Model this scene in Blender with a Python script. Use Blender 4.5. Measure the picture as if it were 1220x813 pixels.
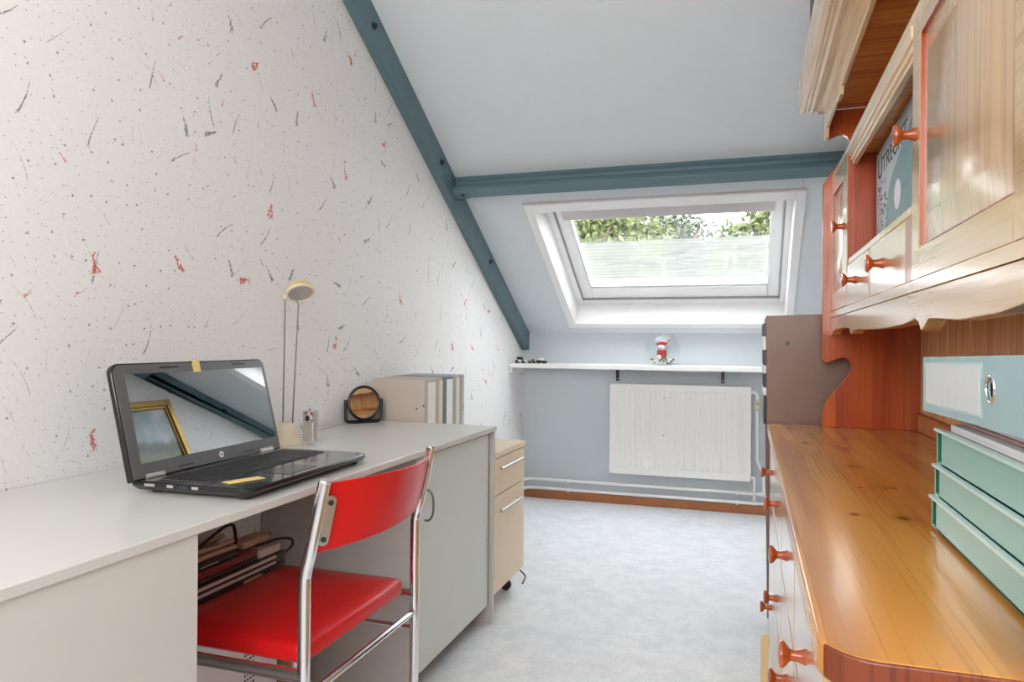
import bpy, bmesh, math, random
from mathutils import Vector, Matrix
for o in list(bpy.data.objects): bpy.data.objects.remove(o)
C = bpy.context.scene.collection
SC = bpy.context.scene
R = math.radians
random.seed(7)

# ------------------------------------------------------------------ camera, sky, fill lights, exposure
H = 1.0514
cam = bpy.data.cameras.new('camera'); cam.sensor_width = 36; cam.lens = 859.83 / 1220 * 36
cam.clip_start = 0.02
co = bpy.data.objects.new('camera', cam); C.objects.link(co)
yaw, pitch, roll = 0.31698, 0.0009, -0.00778
F = Vector((-math.sin(yaw) * math.cos(pitch), math.cos(yaw) * math.cos(pitch), math.sin(pitch)))
r0 = Vector((math.cos(yaw), math.sin(yaw), 0)); d0 = F.cross(r0)
rr = math.cos(roll) * r0 + math.sin(roll) * d0
dd = -math.sin(roll) * r0 + math.cos(roll) * d0
co.matrix_world = Matrix(((rr.x, -dd.x, -F.x, 0), (rr.y, -dd.y, -F.y, 0), (rr.z, -dd.z, -F.z, H), (0, 0, 0, 1)))
SC.camera = co
SC.view_settings.view_transform = 'Standard'; SC.view_settings.look = 'None'
SC.view_settings.gamma = 1; SC.view_settings.exposure = 0.12

w = bpy.data.worlds.new('sky'); SC.world = w; w.use_nodes = True
bg = w.node_tree.nodes['Background']; bg.inputs[0].default_value = (0.93, 0.97, 1.0, 1); bg.inputs[1].default_value = 12.0


def area(name, loc, target, sx, sy, watt, col):
    l = bpy.data.lights.new(name, 'AREA'); l.shape = 'RECTANGLE'; l.size = sx; l.size_y = sy
    l.energy = watt; l.color = col
    o = bpy.data.objects.new(name, l); C.objects.link(o); o.location = loc
    o.rotation_euler = (Vector(target) - Vector(loc)).to_track_quat('-Z', 'Y').to_euler()
    return o


area('bounce_fill_light', (-0.40, -0.9, 1.75), (-0.40, 1.6, 2.45), 1.4, 1.0, 40, (1.0, 0.985, 0.97))  # added fill behind the camera, aimed up to bounce off the ceiling
area('rear_fill_light', (-0.1, -1.4, 1.5), (-0.5, 3.0, 0.5), 1.0, 1.6, 10, (1.0, 0.985, 0.97))  # unseen fill light added behind the camera, not from a doorway


# ------------------------------------------------------------------ node helpers
class NT:
    def __init__(s, name):
        s.mat = bpy.data.materials.new(name); s.mat.use_nodes = True
        s.t = s.mat.node_tree; s.b = s.t.nodes['Principled BSDF']; s.out = s.t.nodes['Material Output']

    def n(s, typ, ins=None, **kw):
        nd = s.t.nodes.new(typ)
        for k, v in kw.items(): setattr(nd, k, v)
        for k, v in (ins or {}).items(): s.set(nd.inputs[k], v)
        return nd

    def set(s, sock, v):
        if isinstance(v, bpy.types.NodeSocket): s.t.links.new(v, sock)
        else: sock.default_value = v

    def m(s, op, a, b=None, c=None, clamp=False):
        nd = s.t.nodes.new('ShaderNodeMath'); nd.operation = op; nd.use_clamp = clamp
        for i, v in enumerate((a, b, c)):
            if v is not None: s.set(nd.inputs[i], v)
        return nd.outputs[0]

    def xyz(s, x, y, z):
        nd = s.n('ShaderNodeCombineXYZ'); [s.set(nd.inputs[i], v) for i, v in enumerate((x, y, z))]
        return nd.outputs[0]

    def sep(s, v):
        nd = s.n('ShaderNodeSeparateXYZ'); s.set(nd.inputs[0], v); return nd.outputs[0], nd.outputs[1], nd.outputs[2]

    def mix(s, f, a, b):
        nd = s.n('ShaderNodeMix', data_type='RGBA'); s.set(nd.inputs[0], f)
        s.set(nd.inputs[6], a); s.set(nd.inputs[7], b); return nd.outputs[2]

    def obj(s):
        return s.n('ShaderNodeTexCoord').outputs['Object']

    def noise(s, vec, scale, detail=2, rough=.5):
        nd = s.n('ShaderNodeTexNoise', {'Vector': vec, 'Scale': scale, 'Detail': detail, 'Roughness': rough}); return nd.outputs['Fac']

    def smooth(s, x, a, b):
        nd = s.n('ShaderNodeMapRange', {'Value': x, 'From Min': a, 'From Max': b, 'To Min': 0.0, 'To Max': 1.0}, interpolation_type='SMOOTHSTEP')
        return nd.outputs[0]

    def bump(s, h, strength, dist=.002):
        nd = s.n('ShaderNodeBump', {'Height': h, 'Strength': strength, 'Distance': dist}); s.t.links.new(nd.outputs[0], s.b.inputs['Normal'])


def col(*c): return (c[0], c[1], c[2], 1)


MATS = {}


def plain(name, c, rough=.5, metal=0., coat=0., var=0.05, vscale=18, bump=0., spec=None):
    k = NT(name); b = k.b
    v = k.noise(k.obj(), vscale, 3)
    f = k.m('MULTIPLY_ADD', v, 2 * var, 1 - var)
    mx = k.n('ShaderNodeMix', data_type='RGBA', blend_type='MULTIPLY'); mx.inputs[0].default_value = 1
    mx.inputs[6].default_value = col(*c); k.t.links.new(f, mx.inputs[7])
    k.t.links.new(mx.outputs[2], b.inputs['Base Color'])
    b.inputs['Roughness'].default_value = rough; b.inputs['Metallic'].default_value = metal
    b.inputs['Coat Weight'].default_value = coat; b.inputs['Coat Roughness'].default_value = .08
    if spec is not None: b.inputs['Specular IOR Level'].default_value = spec
    if bump: k.bump(k.noise(k.obj(), 350, 2), bump)
    MATS[name] = k.mat
    return k.mat


def wood(name, light, mid, dark, axis='Y', across='X', rough=.3, coat=.3, freq=9., boards=0.0, knots=(), bvar=.25, rings=7.0, la=.34):
    k = NT(name); P = dict(zip('XYZ', k.sep(k.obj())))
    al = P[axis]; ac = P[across]; th = P[[q for q in 'XYZ' if q not in (axis, across)][0]]
    bid = 0.0
    if boards:
        bid = k.m('FLOOR', k.m('DIVIDE', ac, boards))
        wn = k.n('ShaderNodeTexWhiteNoise', {'W': bid}, noise_dimensions='1D'); bid = wn.outputs['Value']
        al = k.m('ADD', al, k.m('MULTIPLY', bid, 7.3))
    kd = 1.0
    push = 0.0
    for (ka, kc, ks) in knots:
        da = k.m('DIVIDE', k.m('SUBTRACT', P[axis], ka), 1.3 * ks); dc = k.m('DIVIDE', k.m('SUBTRACT', P[across], kc), ks)
        d = k.m('SQRT', k.m('ADD', k.m('MULTIPLY', da, da), k.m('MULTIPLY', dc, dc)))
        kd = k.m('MINIMUM', kd, d)
        push = k.m('ADD', push, k.m('DIVIDE', .45, k.m('MULTIPLY_ADD', k.m('MULTIPLY', d, d), .18, 1.0)))
    base = k.noise(k.xyz(k.m('MULTIPLY', ac, freq), k.m('MULTIPLY', al, .40), k.m('MULTIPLY', th, 3.0)), 1.0, 2, .45)
    x = k.m('ADD', k.m('MULTIPLY', base, rings), push)
    ring = k.m('FRACT', x)
    late = k.m('MULTIPLY', k.smooth(ring, .50, .94), k.m('SUBTRACT', 1.0, k.smooth(ring, .95, 1.0)))
    fine = k.noise(k.xyz(k.m('MULTIPLY', ac, 170), k.m('MULTIPLY', al, 3), k.m('MULTIPLY', th, 120)), 1.0, 3, .6)
    tone = k.noise(k.xyz(k.m('MULTIPLY', ac, 6), k.m('MULTIPLY', al, 1.5), th), 1.0, 2)
    c = k.mix(k.smooth(tone, .25, .75), col(*light), col(*mid))
    c = k.mix(k.m('MULTIPLY', late, la), c, col(*dark))
    c = k.mix(k.m('MULTIPLY', k.smooth(fine, .50, .72), .42), c, col(*dark))
    if knots:
        c = k.mix(k.m('MULTIPLY', k.m('SUBTRACT', 1.0, k.smooth(kd, .35, 1.0)), .85), c, col(dark[0] * .6, dark[1] * .6, dark[2] * .6))
    if boards:
        c = k.mix(k.m('MULTIPLY', bid, bvar), c, col(*mid))
        gap = k.m('ABSOLUTE', k.m('SUBTRACT', k.m('FRACT', k.m('DIVIDE', P[across], boards)), .5))
        c = k.mix(k.m('MULTIPLY', k.smooth(gap, .492, .5), .5), c, col(*dark))
    k.t.links.new(c, k.b.inputs['Base Color'])
    k.b.inputs['Roughness'].default_value = rough; k.b.inputs['Coat Weight'].default_value = coat; k.b.inputs['Coat Roughness'].default_value = .16
    k.bump(fine, .08)
    MATS[name] = k.mat


def wallpaper(name):
    k = NT(name); x_, y_, z_ = k.sep(k.obj())
    c = k.mix(k.noise(k.obj(), 60, 3), col(.795, .775, .765), col(.855, .84, .83))
    c = k.mix(k.m('MULTIPLY', k.smooth(k.noise(k.obj(), 220, 2), .55, .7), .18), c, col(.62, .58, .55))

    def layer(c, scale, seed, L, W, color, prob, a0, arange, curve=0., amt=.9, rag=0.):
        v = k.xyz(k.m('MULTIPLY_ADD', y_, scale, seed), k.m('MULTIPLY_ADD', z_, scale, seed * 1.7), 0.0)
        vo = k.n('ShaderNodeTexVoronoi', {'Vector': v, 'Scale': 1.0, 'Randomness': .8}, voronoi_dimensions='2D')
        px, py, _ = k.sep(vo.outputs['Position']); vx, vy, _ = k.sep(v)
        cr, cg, cb = k.sep(vo.outputs['Color'])
        lx = k.m('SUBTRACT', vx, px); ly = k.m('SUBTRACT', vy, py)
        a = k.m('MULTIPLY_ADD', cr, arange, a0)
        ca = k.m('COSINE', a); sa = k.m('SINE', a)
        u = k.m('ADD', k.m('MULTIPLY', lx, ca), k.m('MULTIPLY', ly, sa))
        t = k.m('SUBTRACT', k.m('MULTIPLY', ly, ca), k.m('MULTIPLY', lx, sa))
        if curve: t = k.m('ADD', t, k.m('MULTIPLY', k.m('MULTIPLY', u, u), k.m('MULTIPLY', k.m('SUBTRACT', cb, .5), curve)))
        if rag:
            nz = k.noise(k.xyz(k.m('MULTIPLY', vx, 9), k.m('MULTIPLY', vy, 9), seed), 1.0, 3, .7)
            t = k.m('ADD', t, k.m('MULTIPLY', k.m('SUBTRACT', nz, .5), rag))
        # tapering stroke: fat at one end, thin at the other
        tap = k.m('MULTIPLY_ADD', k.m('DIVIDE', u, L), -.42, .58)
        d = k.m('MAXIMUM', k.m('DIVIDE', k.m('ABSOLUTE', t), k.m('MAXIMUM', k.m('MULTIPLY', tap, W), .0001)), k.m('DIVIDE', k.m('ABSOLUTE', u), L))
        mask = k.m('SUBTRACT', 1.0, k.smooth(d, .75, 1.05))
        mask = k.m('MULTIPLY', mask, k.m('LESS_THAN', cg, prob))
        brk = k.smooth(k.noise(k.xyz(k.m('MULTIPLY', vx, 30), k.m('MULTIPLY', vy, 30), seed), 1.0, 2), .36, .5)
        mask = k.m('MULTIPLY', k.m('MULTIPLY', mask, brk), amt)
        return k.mix(mask, c, col(*color))
    c = layer(c, 40, 3.1, .090, .090, (.16, .15, .15), .5, 0, 3, amt=.7)
    c = layer(c, 20, 9.7, .075, .075, (.08, .08, .09), .34, 0, 3, amt=.9)
    c = layer(c, 60, 5.5, .12, .12, (.50, .44, .40), .4, 0, 3, amt=.4)
    c = layer(c, 6.5, 21.3, .32, .010, (.34, .33, .30), .42, .6, 2.2, 1.6, .7)
    c = layer(c, 6.0, 31.9, .27, .021, (.12, .14, .18), .30, .5, 1.6, 1.2, .8, .03)
    c = layer(c, 5.6, 47.3, .16, .050, (.13, .18, .23), .24, .3, 2.6, 1.0, .85, .12)
    c = layer(c, 4.6, 61.7, .13, .060, (.60, .085, .05), .27, .2, 2.2, 1.0, .9, .30)
    c = layer(c, 7.0, 83.1, .10, .028, (.58, .20, .15), .22, .2, 2.2, 1.0, .8, .12)
    c = layer(c, 9.0, 97.7, .28, .014, (.50, .46, .36), .25, .4, 2.4, .8, .6)
    k.t.links.new(c, k.b.inputs['Base Color']); k.b.inputs['Roughness'].default_value = .75
    k.bump(k.noise(k.obj(), 260, 2), .12)
    MATS[name] = k.mat


def thin_glass(name, tint=(1, 1, 1), ior=1.5, rough=0.0):
    k = NT(name); k.t.nodes.remove(k.b)
    tr = k.n('ShaderNodeBsdfTransparent', {'Color': col(*tint)})
    gl = k.n('ShaderNodeBsdfGlossy', {'Color': col(1, 1, 1), 'Roughness': rough})
    bf = k.n('ShaderNodeNewGeometry').outputs['Backfacing']; fr = k.n('ShaderNodeFresnel', {'IOR': k.m('MULTIPLY_ADD', bf, 1 / ior - ior, ior)})
    mx = k.n('ShaderNodeMixShader'); k.t.links.new(fr.outputs[0], mx.inputs[0]); k.t.links.new(tr.outputs[0], mx.inputs[1]); k.t.links.new(gl.outputs[0], mx.inputs[2])
    k.t.links.new(mx.outputs[0], k.out.inputs[0]); MATS[name] = k.mat


def sheer(name, opacity):
    k = NT(name); k.t.nodes.remove(k.b)
    tr = k.n('ShaderNodeBsdfTransparent', {'Color': col(1, 1, 1)})
    tl = k.n('ShaderNodeBsdfTranslucent', {'Color': col(.052, .052, .053)}); df = k.n('ShaderNodeBsdfDiffuse', {'Color': col(.75, .75, .75)})
    ad = k.n('ShaderNodeAddShader'); k.t.links.new(tl.outputs[0], ad.inputs[0]); k.t.links.new(df.outputs[0], ad.inputs[1])
    x, y, z = k.sep(k.obj())
    opacity_bands = k.m('MULTIPLY_ADD', k.m('SINE', k.m('MULTIPLY', z, 400.0)), .04, opacity)
    mx = k.n('ShaderNodeMixShader'); k.t.links.new(opacity_bands, mx.inputs[0]); k.t.links.new(tr.outputs[0], mx.inputs[1]); k.t.links.new(ad.outputs[0], mx.inputs[2])
    k.t.links.new(mx.outputs[0], k.out.inputs[0]); MATS[name] = k.mat


def mottled(name, a, b_, scale, rough, bump=.1):
    k = NT(name)
    n1 = k.noise(k.obj(), scale, 6, .65); n2 = k.noise(k.obj(), scale * 7, 4, .7)
    f = k.smooth(k.m('MULTIPLY_ADD', n2, .45, k.m('MULTIPLY', n1, .55)), .38, .62)
    k.t.links.new(k.mix(f, col(*a), col(*b_)), k.b.inputs['Base Color'])
    k.b.inputs['Roughness'].default_value = rough; k.bump(n2, bump); MATS[name] = k.mat


wallpaper('wallpaper')
plain('ceiling_paint', (.68, .72, .75), .8, var=.03, bump=.08)
plain('wall_paint', (.59, .63, .665), .75, var=.04, bump=.06)
mottled('floor_vinyl', (.74, .76, .80), (.88, .89, .91), 14, .45, .03)
plain('steel_blue', (.105, .18, .205), .42, var=.08)
plain('steel_dark', (.02, .03, .035), .5)
plain('white_paint', (.84, .83, .82), .35, var=.02)
plain('window_white', (.86, .85, .85), .35, var=.015)
plain('blind_grey', (.60, .55, .56), .5)
plain('rubber', (.03, .03, .03), .6)
thin_glass('window_glass', (.97, .985, .98)); thin_glass('bowl_glass', (.97, .985, .985), 1.35)
sheer('translucent_white', .52)
plain('radiator_white', (.86, .84, .81), .35, var=.02)
plain('pipe_white', (.88, .87, .85), .35, var=.02)
plain('valve_cream', (.62, .58, .45), .4)
plain('skirting', (.43, .155, .055), .45, var=.15)
plain('desk_grey', (.655, .64, .61), .32, var=.015, coat=.12)
plain('desk_front', (.70, .735, .71), .4, var=.015)
plain('desk_side', (.58, .55, .52), .45, var=.03)
plain('desk_edge_brown', (.11, .05, .03), .5)
plain('maple', (.80, .67, .49), .45, var=.06)
plain('maple_front', (.84, .69, .49), .42, var=.05)
plain('chrome', (.80, .80, .81), .12, 1.0, var=.02)
plain('brushed', (.62, .60, .57), .3, 1.0)
plain('red_vinyl', (.66, .006, .008), .3, var=.06, bump=.06)
plain('laptop_black', (.012, .012, .013), .16, var=.1)
plain('laptop_deck', (.02, .02, .022), .07, var=.05, coat=.5)
plain('laptop_grey', (.10, .10, .103), .35, var=.08)
plain('key_black', (.014, .014, .015), .45)
plain('screen', (.50, .52, .52), .015, 1.0, var=.0)
plain('tape_yellow', (.80, .62, .22), .6)
plain('cream_plastic', (.78, .68, .50), .4)
plain('cream_head', (.62, .47, .25), .35)
plain('lamp_reflector', (.55, .50, .48), .25, .6)
plain('black_plastic', (.012, .010, .010), .35)
plain('mirror', (.85, .85, .85), .01, 1.0, var=0)
plain('rod_grey', (.16, .155, .15), .4, .3)
plain('silver', (.60, .58, .56), .32, .8)
plain('lens_glass', (.01, .01, .012), .05, coat=1)
plain('box_tan', (.52, .44, .37), .6); plain('box_white', (.83, .83, .81), .55); plain('box_blue', (.14, .17, .23), .5)
plain('box_grey', (.36, .36, .36), .5); plain('box_cream', (.72, .68, .55), .55)
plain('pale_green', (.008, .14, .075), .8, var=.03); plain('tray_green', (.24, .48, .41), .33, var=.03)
plain('tray_edge', (.55, .74, .69), .3)
plain('binder_teal', (.36, .53, .54), .5, var=.08, bump=.15); plain('binder_pocket', (.50, .66, .66), .25); plain('label_paper', (.68, .73, .73), .5, var=.06, vscale=60); plain('paper', (.85, .85, .86), .6, var=.02); plain('paper_grey', (.50, .48, .48), .6)
plain('paper_red', (.62, .36, .36), .6); plain('paper_tan', (.42, .25, .15), .6)
plain('brown_laminate', (.225, .125, .09), .35, var=.08)
plain('toy_black', (.015, .015, .015), .3); plain('toy_white', (.85, .85, .83), .3); plain('toy_brown', (.20, .08, .04), .4)
plain('santa_red', (.40, .025, .03), .5); plain('pebble_green', (.12, .30, .20), .5); plain('pebble_white', (.82, .82, .80), .5)
plain('tower_white', (.86, .87, .88), .4); plain('device_dark', (.045, .035, .034), .35); plain('device_red', (.20, .03, .03), .3)
plain('device_stripe', (.78, .66, .62), .4, .1); plain('cable_beige', (.55, .36, .27), .6); plain('cable_white', (.74, .70, .62), .5)
plain('cardboard', (.50, .33, .13), .8); plain('gold_frame', (.35, .22, .06), .35, .7, var=.3, vscale=60)
plain('dark_box', (.10, .085, .08), .6); plain('batten', (.80, .58, .30), .5, var=.08)
plain('bark', (.06, .045, .03), .9); plain('leaf', (.052, .066, .012), .7, var=.5, vscale=1.5); plain('leaf_dark', (.028, .038, .016), .7, var=.5, vscale=1.5)
plain('grass_ground', (.05, .09, .03), .9); plain('book_black', (.02, .025, .03), .6)
PINE = dict(light=(.62, .27, .055), mid=(.48, .17, .028), dark=(.20, .05, .008))
wood('pine_top', (.74, .36, .085), (.62, .255, .048), (.28, .085, .015), 'Y', 'X', .24, .32, 8., .115,
     knots=((.511, -.15, .011), (.49, -.072, .009), (.642, -.001, .009), (.138, -.084, .009), (-.099, -.039, .011), (-.354, -.138, .011), (-.358, -.068, .013), (-.113, -.097, .006)), la=.50, rings=5.0)
wood('end_grain', (.26, .06, .014), (.17, .03, .008), (.07, .01, .003), 'Z', 'X', .35, .25, 30., la=.5)
wood('pine_front', (.72, .48, .22), (.64, .37, .14), (.38, .17, .045), 'Y', 'Z', .2, 1.0, 10., la=.2)
wood('pine_panel', (.70, .49, .29), (.62, .39, .20), (.30, .17, .085), 'Z', 'Y', .22, .8, 12., la=.3)
wood('pine_pale', (.84, .65, .40), (.77, .54, .29), (.48, .27, .10), 'Y', 'Z', .22, .7, 10., la=.15)
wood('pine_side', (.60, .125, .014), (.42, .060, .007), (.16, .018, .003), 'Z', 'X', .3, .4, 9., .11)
wood('pine_back', (.92, .58, .27), (.84, .46, .17), (.26, .07, .012), 'Z', 'Y', .32, .3, 12.)
wood('pine_under', (.74, .33, .075), (.60, .20, .035), (.22, .045, .008), 'X', 'Y', .32, .3, 9., la=.45)
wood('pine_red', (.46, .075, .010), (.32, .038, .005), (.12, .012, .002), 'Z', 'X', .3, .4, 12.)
wood('knob_wood', (.52, .10, .012), (.38, .055, .007), (.16, .02, .003), 'X', 'Z', .25, .5, 20.)


# ------------------------------------------------------------------ mesh helpers
class MB:
    def __init__(s): s.v = []; s.f = []; s.M = Matrix()

    def add(s, vs, fs):
        k = len(s.v); s.v += [s.M @ Vector(p) for p in vs]; s.f += [tuple(i + k for i in f) for f in fs]; return s

    def box(s, x0, x1, y0, y1, z0, z1):
        return s.add([(x, y, z) for z in (z0, z1) for y in (y0, y1) for x in (x0, x1)],
                     [(0, 2, 3, 1), (4, 5, 7, 6), (0, 1, 5, 4), (2, 6, 7, 3), (0, 4, 6, 2), (1, 3, 7, 5)])

    def prism(s, pts, axis, a, b):
        n = len(pts)
        mk = {'x': lambda p, t: (t, p[0], p[1]), 'y': lambda p, t: (p[0], t, p[1]), 'z': lambda p, t: (p[0], p[1], t)}[axis]
        vs = [mk(p, a) for p in pts] + [mk(p, b) for p in pts]
        fs = [tuple(range(n - 1, -1, -1)), tuple(range(n, 2 * n))] + [(i, (i + 1) % n, n + (i + 1) % n, n + i) for i in range(n)]
        return s.add(vs, fs)

    def tube(s, pts, r, n=10, caps=True):
        pts = [Vector(p) for p in pts]; rs = r if isinstance(r, (list, tuple)) else [r] * len(pts)
        tan = []
        for i in range(len(pts)):
            a = pts[max(i - 1, 0)]; b = pts[min(i + 1, len(pts) - 1)]; tan.append((b - a).normalized())
        up = Vector((0, 0, 1)) if abs(tan[0].z) < .9 else Vector((1, 0, 0))
        nx = tan[0].cross(up).normalized(); vs = []
        for p, t, q in zip(pts, tan, rs):
            nx = (nx - t * nx.dot(t)).normalized(); ny = t.cross(nx)
            vs += [p + nx * (q * math.cos(2 * math.pi * j / n)) + ny * (q * math.sin(2 * math.pi * j / n)) for j in range(n)]
        fs = [(i * n + j, i * n + (j + 1) % n, (i + 1) * n + (j + 1) % n, (i + 1) * n + j) for i in range(len(pts) - 1) for j in range(n)]
        if caps: fs += [tuple(range(n - 1, -1, -1)), tuple(range((len(pts) - 1) * n, len(pts) * n))]
        return s.add(vs, fs)

    def lathe(s, prof, o, ax, n=20):
        o = Vector(o); ax = Vector(ax).normalized(); u = ax.orthogonal().normalized(); w_ = ax.cross(u)
        vs = [o + ax * h + (u * math.cos(2 * math.pi * j / n) + w_ * math.sin(2 * math.pi * j / n)) * max(q, 1e-5) for q, h in prof for j in range(n)]
        fs = [(i * n + j, i * n + (j + 1) % n, (i + 1) * n + (j + 1) % n, (i + 1) * n + j) for i in range(len(prof) - 1) for j in range(n)]
        fs += [tuple(range(n - 1, -1, -1)), tuple(range((len(prof) - 1) * n, len(prof) * n))]
        return s.add(vs, fs)

    def ball(s, o, r, n=16, sq=(1, 1, 1)):
        m = n // 2; M0 = s.M; s.M = M0 @ Matrix.Translation(o) @ Matrix.Diagonal((*sq, 1))
        s.lathe([(r * math.sin(math.pi * i / m), -r * math.cos(math.pi * i / m)) for i in range(m + 1)], (0, 0, 0), (0, 0, 1), n)
        s.M = M0; return s

    def build(s, name, mat, parent=None, bevel=0, seg=2, local=False, smooth=True, org=None):
        me = bpy.data.meshes.new(name)
        off = Vector()
        if parent is not None and not local:
            q = parent
            while q is not None: off += q.location; q = q.parent
        elif parent is None:
            if org is not None: off = Vector(org)
            else:
                xs = [p.x for p in s.v]; ys = [p.y for p in s.v]; zs = [p.z for p in s.v]
                off = Vector(((min(xs) + max(xs)) / 2, (min(ys) + max(ys)) / 2, min(zs)))
        me.from_pydata([p - off for p in s.v], [], s.f); me.update()
        b = bmesh.new(); b.from_mesh(me); bmesh.ops.recalc_face_normals(b, faces=b.faces); b.to_mesh(me); b.free()
        if smooth:
            me.shade_smooth(); me.set_sharp_from_angle(angle=R(35))
        me.materials.append(MATS[mat])
        o = bpy.data.objects.new(name, me); C.objects.link(o)
        if parent is not None: o.parent = parent
        else: o.location = off
        if bevel:
            md = o.modifiers.new('bevel', 'BEVEL'); md.width = bevel; md.segments = seg; md.limit_method = 'ANGLE'; md.angle_limit = R(40)
        return o


def tag(o, label=None, cat=None, group=None, kind=None):
    if label: o['label'] = label
    if cat: o['category'] = cat
    if group: o['group'] = group
    if kind: o['kind'] = kind
    return o


def thing(name, loc, label, cat, group=None, rz=0):
    o = bpy.data.objects.new(name, None); C.objects.link(o); o.location = loc; o.rotation_euler = (0, 0, rz); o.empty_display_size = .05
    return tag(o, label, cat, group)


def struct(name, mb, mat, parent=None, **k):
    return tag(mb.build(name, mat, parent, **k), kind='structure')


def arc(cx, cy, r, a0, a1, n=8):
    return [(cx + r * math.cos(R(a0 + (a1 - a0) * i / n)), cy + r * math.sin(R(a0 + (a1 - a0) * i / n))) for i in range(n + 1)]


def rrect(x0, x1, y0, y1, r, n=5):
    return arc(x1 - r, y0 + r, r, -90, 0, n) + arc(x1 - r, y1 - r, r, 0, 90, n) + arc(x0 + r, y1 - r, r, 90, 180, n) + arc(x0 + r, y0 + r, r, 180, 270, n)


def smoothpath(pts, n=6):
    P = [Vector(p) for p in pts]; P = [2 * P[0] - P[1]] + P + [2 * P[-1] - P[-2]]; out = []
    for i in range(1, len(P) - 2):
        for j in range(n):
            t = j / n; a, b, c_, d = P[i - 1:i + 3]
            out.append(.5 * ((2 * b) + (c_ - a) * t + (2 * a - 5 * b + 4 * c_ - d) * t * t + (3 * b - a - 3 * c_ + d) * t ** 3))
    return out + [P[-2]]


def text_mesh(name, body, size, M, mat, parent=None, depth=.0006, align='LEFT'):
    cu = bpy.data.curves.new(name, 'FONT'); cu.body = body; cu.size = size; cu.extrude = depth; cu.align_x = align
    to = bpy.data.objects.new(name, cu); C.objects.link(to)
    dg = bpy.context.evaluated_depsgraph_get(); me = bpy.data.meshes.new_from_object(to.evaluated_get(dg))
    bpy.data.objects.remove(to); me.transform(M); me.materials.clear(); me.materials.append(MATS[mat])
    o = bpy.data.objects.new(name, me); C.objects.link(o)
    if parent is not None: o.parent = parent
    return o


# ------------------------------------------------------------------ room shell
XL, XR, YB, YF = -1.465, .545, 4.715, -1.6
TN = .583; TH = math.atan(TN); cs, sn = math.cos(TH), math.sin(TH); Z0 = 1.115; ZC = 2.5
YC = YB - (ZC - Z0) / TN


def S(x, u, d):  # point on the roof slope: u up the slope from the crease, d outwards
    return (x, YB - u * cs + d * sn, Z0 + u * sn + d * cs)


def sbox(mb, x0, x1, u0, u1, d0_, d1_):
    return mb.add([S(x, u, d) for d in (d0_, d1_) for u in (u0, u1) for x in (x0, x1)],
                  [(0, 2, 3, 1), (4, 5, 7, 6), (0, 1, 5, 4), (2, 6, 7, 3), (0, 4, 6, 2), (1, 3, 7, 5)])


struct('floor', MB().box(XL - .1, XR + .1, YF - .1, YB + .1, -.1, 0), 'floor_vinyl')
gable = [(YF - .1, -.1), (YB + .1, -.1), (YB + .1, Z0 - .058), (YC, ZC), (YF - .1, ZC)]
struct('wall_left', MB().prism(gable, 'x', XL - .1, XL), 'wallpaper')
struct('wall_right', MB().prism(gable, 'x', XR, XR + .1), 'wallpaper')
struct('wall_back', MB().box(XL, XR, YB, YB + .1, -.1, Z0), 'wall_paint')
struct('wall_front', MB().box(XL, XR, YF - .1, YF, -.1, ZC), 'wallpaper')
hx0, hx1, hu0, hu1 = -1.085, .213, .124, 1.245
UT = (ZC - Z0) / sn
cb = MB()
sbox(cb, XL - .1, hx0, 0, UT, 0, .22); sbox(cb, hx1, XR + .1, 0, UT, 0, .22)
sbox(cb, hx0, hx1, 0, hu0, 0, .22); sbox(cb, hx0, hx1, hu1, UT, 0, .22)
cb.box(XL - .1, XR + .1, YF - .1, YC, ZC, ZC + .2)
struct('ceiling', cb, 'ceiling_paint', smooth=False)
struct('baseboard_back', MB().box(XL, XR, 4.682, YB, 0, .052), 'skirting', bevel=.004)

# skylight window
win = thing('window_1', S(-.435, .69, 0), None, None); win['kind'] = 'structure'


def ring(x0, x1, u0, u1, X0, X1, U0, U1, da, db):
    m = MB(); sbox(m, x0, X0, u0, u1, da, db); sbox(m, X1, x1, u0, u1, da, db); sbox(m, X0, X1, u0, U0, da, db); sbox(m, X0, X1, U1, u1, da, db); return m


def sboard(name, mat, *a, bevel=.003):
    m = MB(); sbox(m, *a); return m.build(name, mat, win, bevel=bevel)


# casing boards round the opening
sboard('casing_board', 'window_white', -1.123, -1.076, .085, 1.30, -.014, .002)
sboard('casing_board', 'window_white', .205, .25, .085, 1.30, -.014, .002)
sboard('casing_board', 'window_white', -1.076, .205, .085, .132, -.014, .002)
sboard('casing_board', 'window_white', -1.076, .205, 1.238, 1.30, -.014, .002)
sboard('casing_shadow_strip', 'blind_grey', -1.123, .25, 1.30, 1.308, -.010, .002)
ring(hx0, hx1, hu0, hu1, -1.076, .205, .132, 1.238, -.002, .15).build('reveal', 'window_white', win)
ring(-1.08, .21, .128, 1.242, -1.036, .174, .180, 1.10, .14, .235).build('window_frame', 'window_white', win, bevel=.004)
ring(-1.031, .169, .186, 1.095, -.960, .105, .322, 1.02, .150, .205).build('sash', 'window_white', win, bevel=.005)
ring(-.978, .122, .300, 1.03, -.957, .102, .326, 1.015, .143, .152).build('glazing_bead', 'window_white', win, bevel=.002)
sboard('bottom_bar', 'window_white', -.955, .100, .238, .318, .134, .150, bevel=.005)
sboard('blind_cassette', 'blind_grey', -.985, .120, 1.012, 1.09, .118, .150)
sboard('blind_rail', 'window_white', -.975, .112, .998, 1.012, .128, .150)
sboard('gasket', 'box_grey', -.9572, -.952, .326, 1.0, .140, .152, bevel=0)
sboard('gasket', 'box_grey', -.957, .102, .324, .330, .140, .152, bevel=0)
ring(-1.037, .175, .179, 1.10, -1.030, .168, .187, 1.094, .1385, .2).build('seal', 'box_grey', win)
m = MB(); m.add([S(-.965, .31, .19), S(.11, .31, .19), S(.11, 1.03, .19), S(-.965, 1.03, .19)], [(0, 1, 2, 3)])
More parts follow.
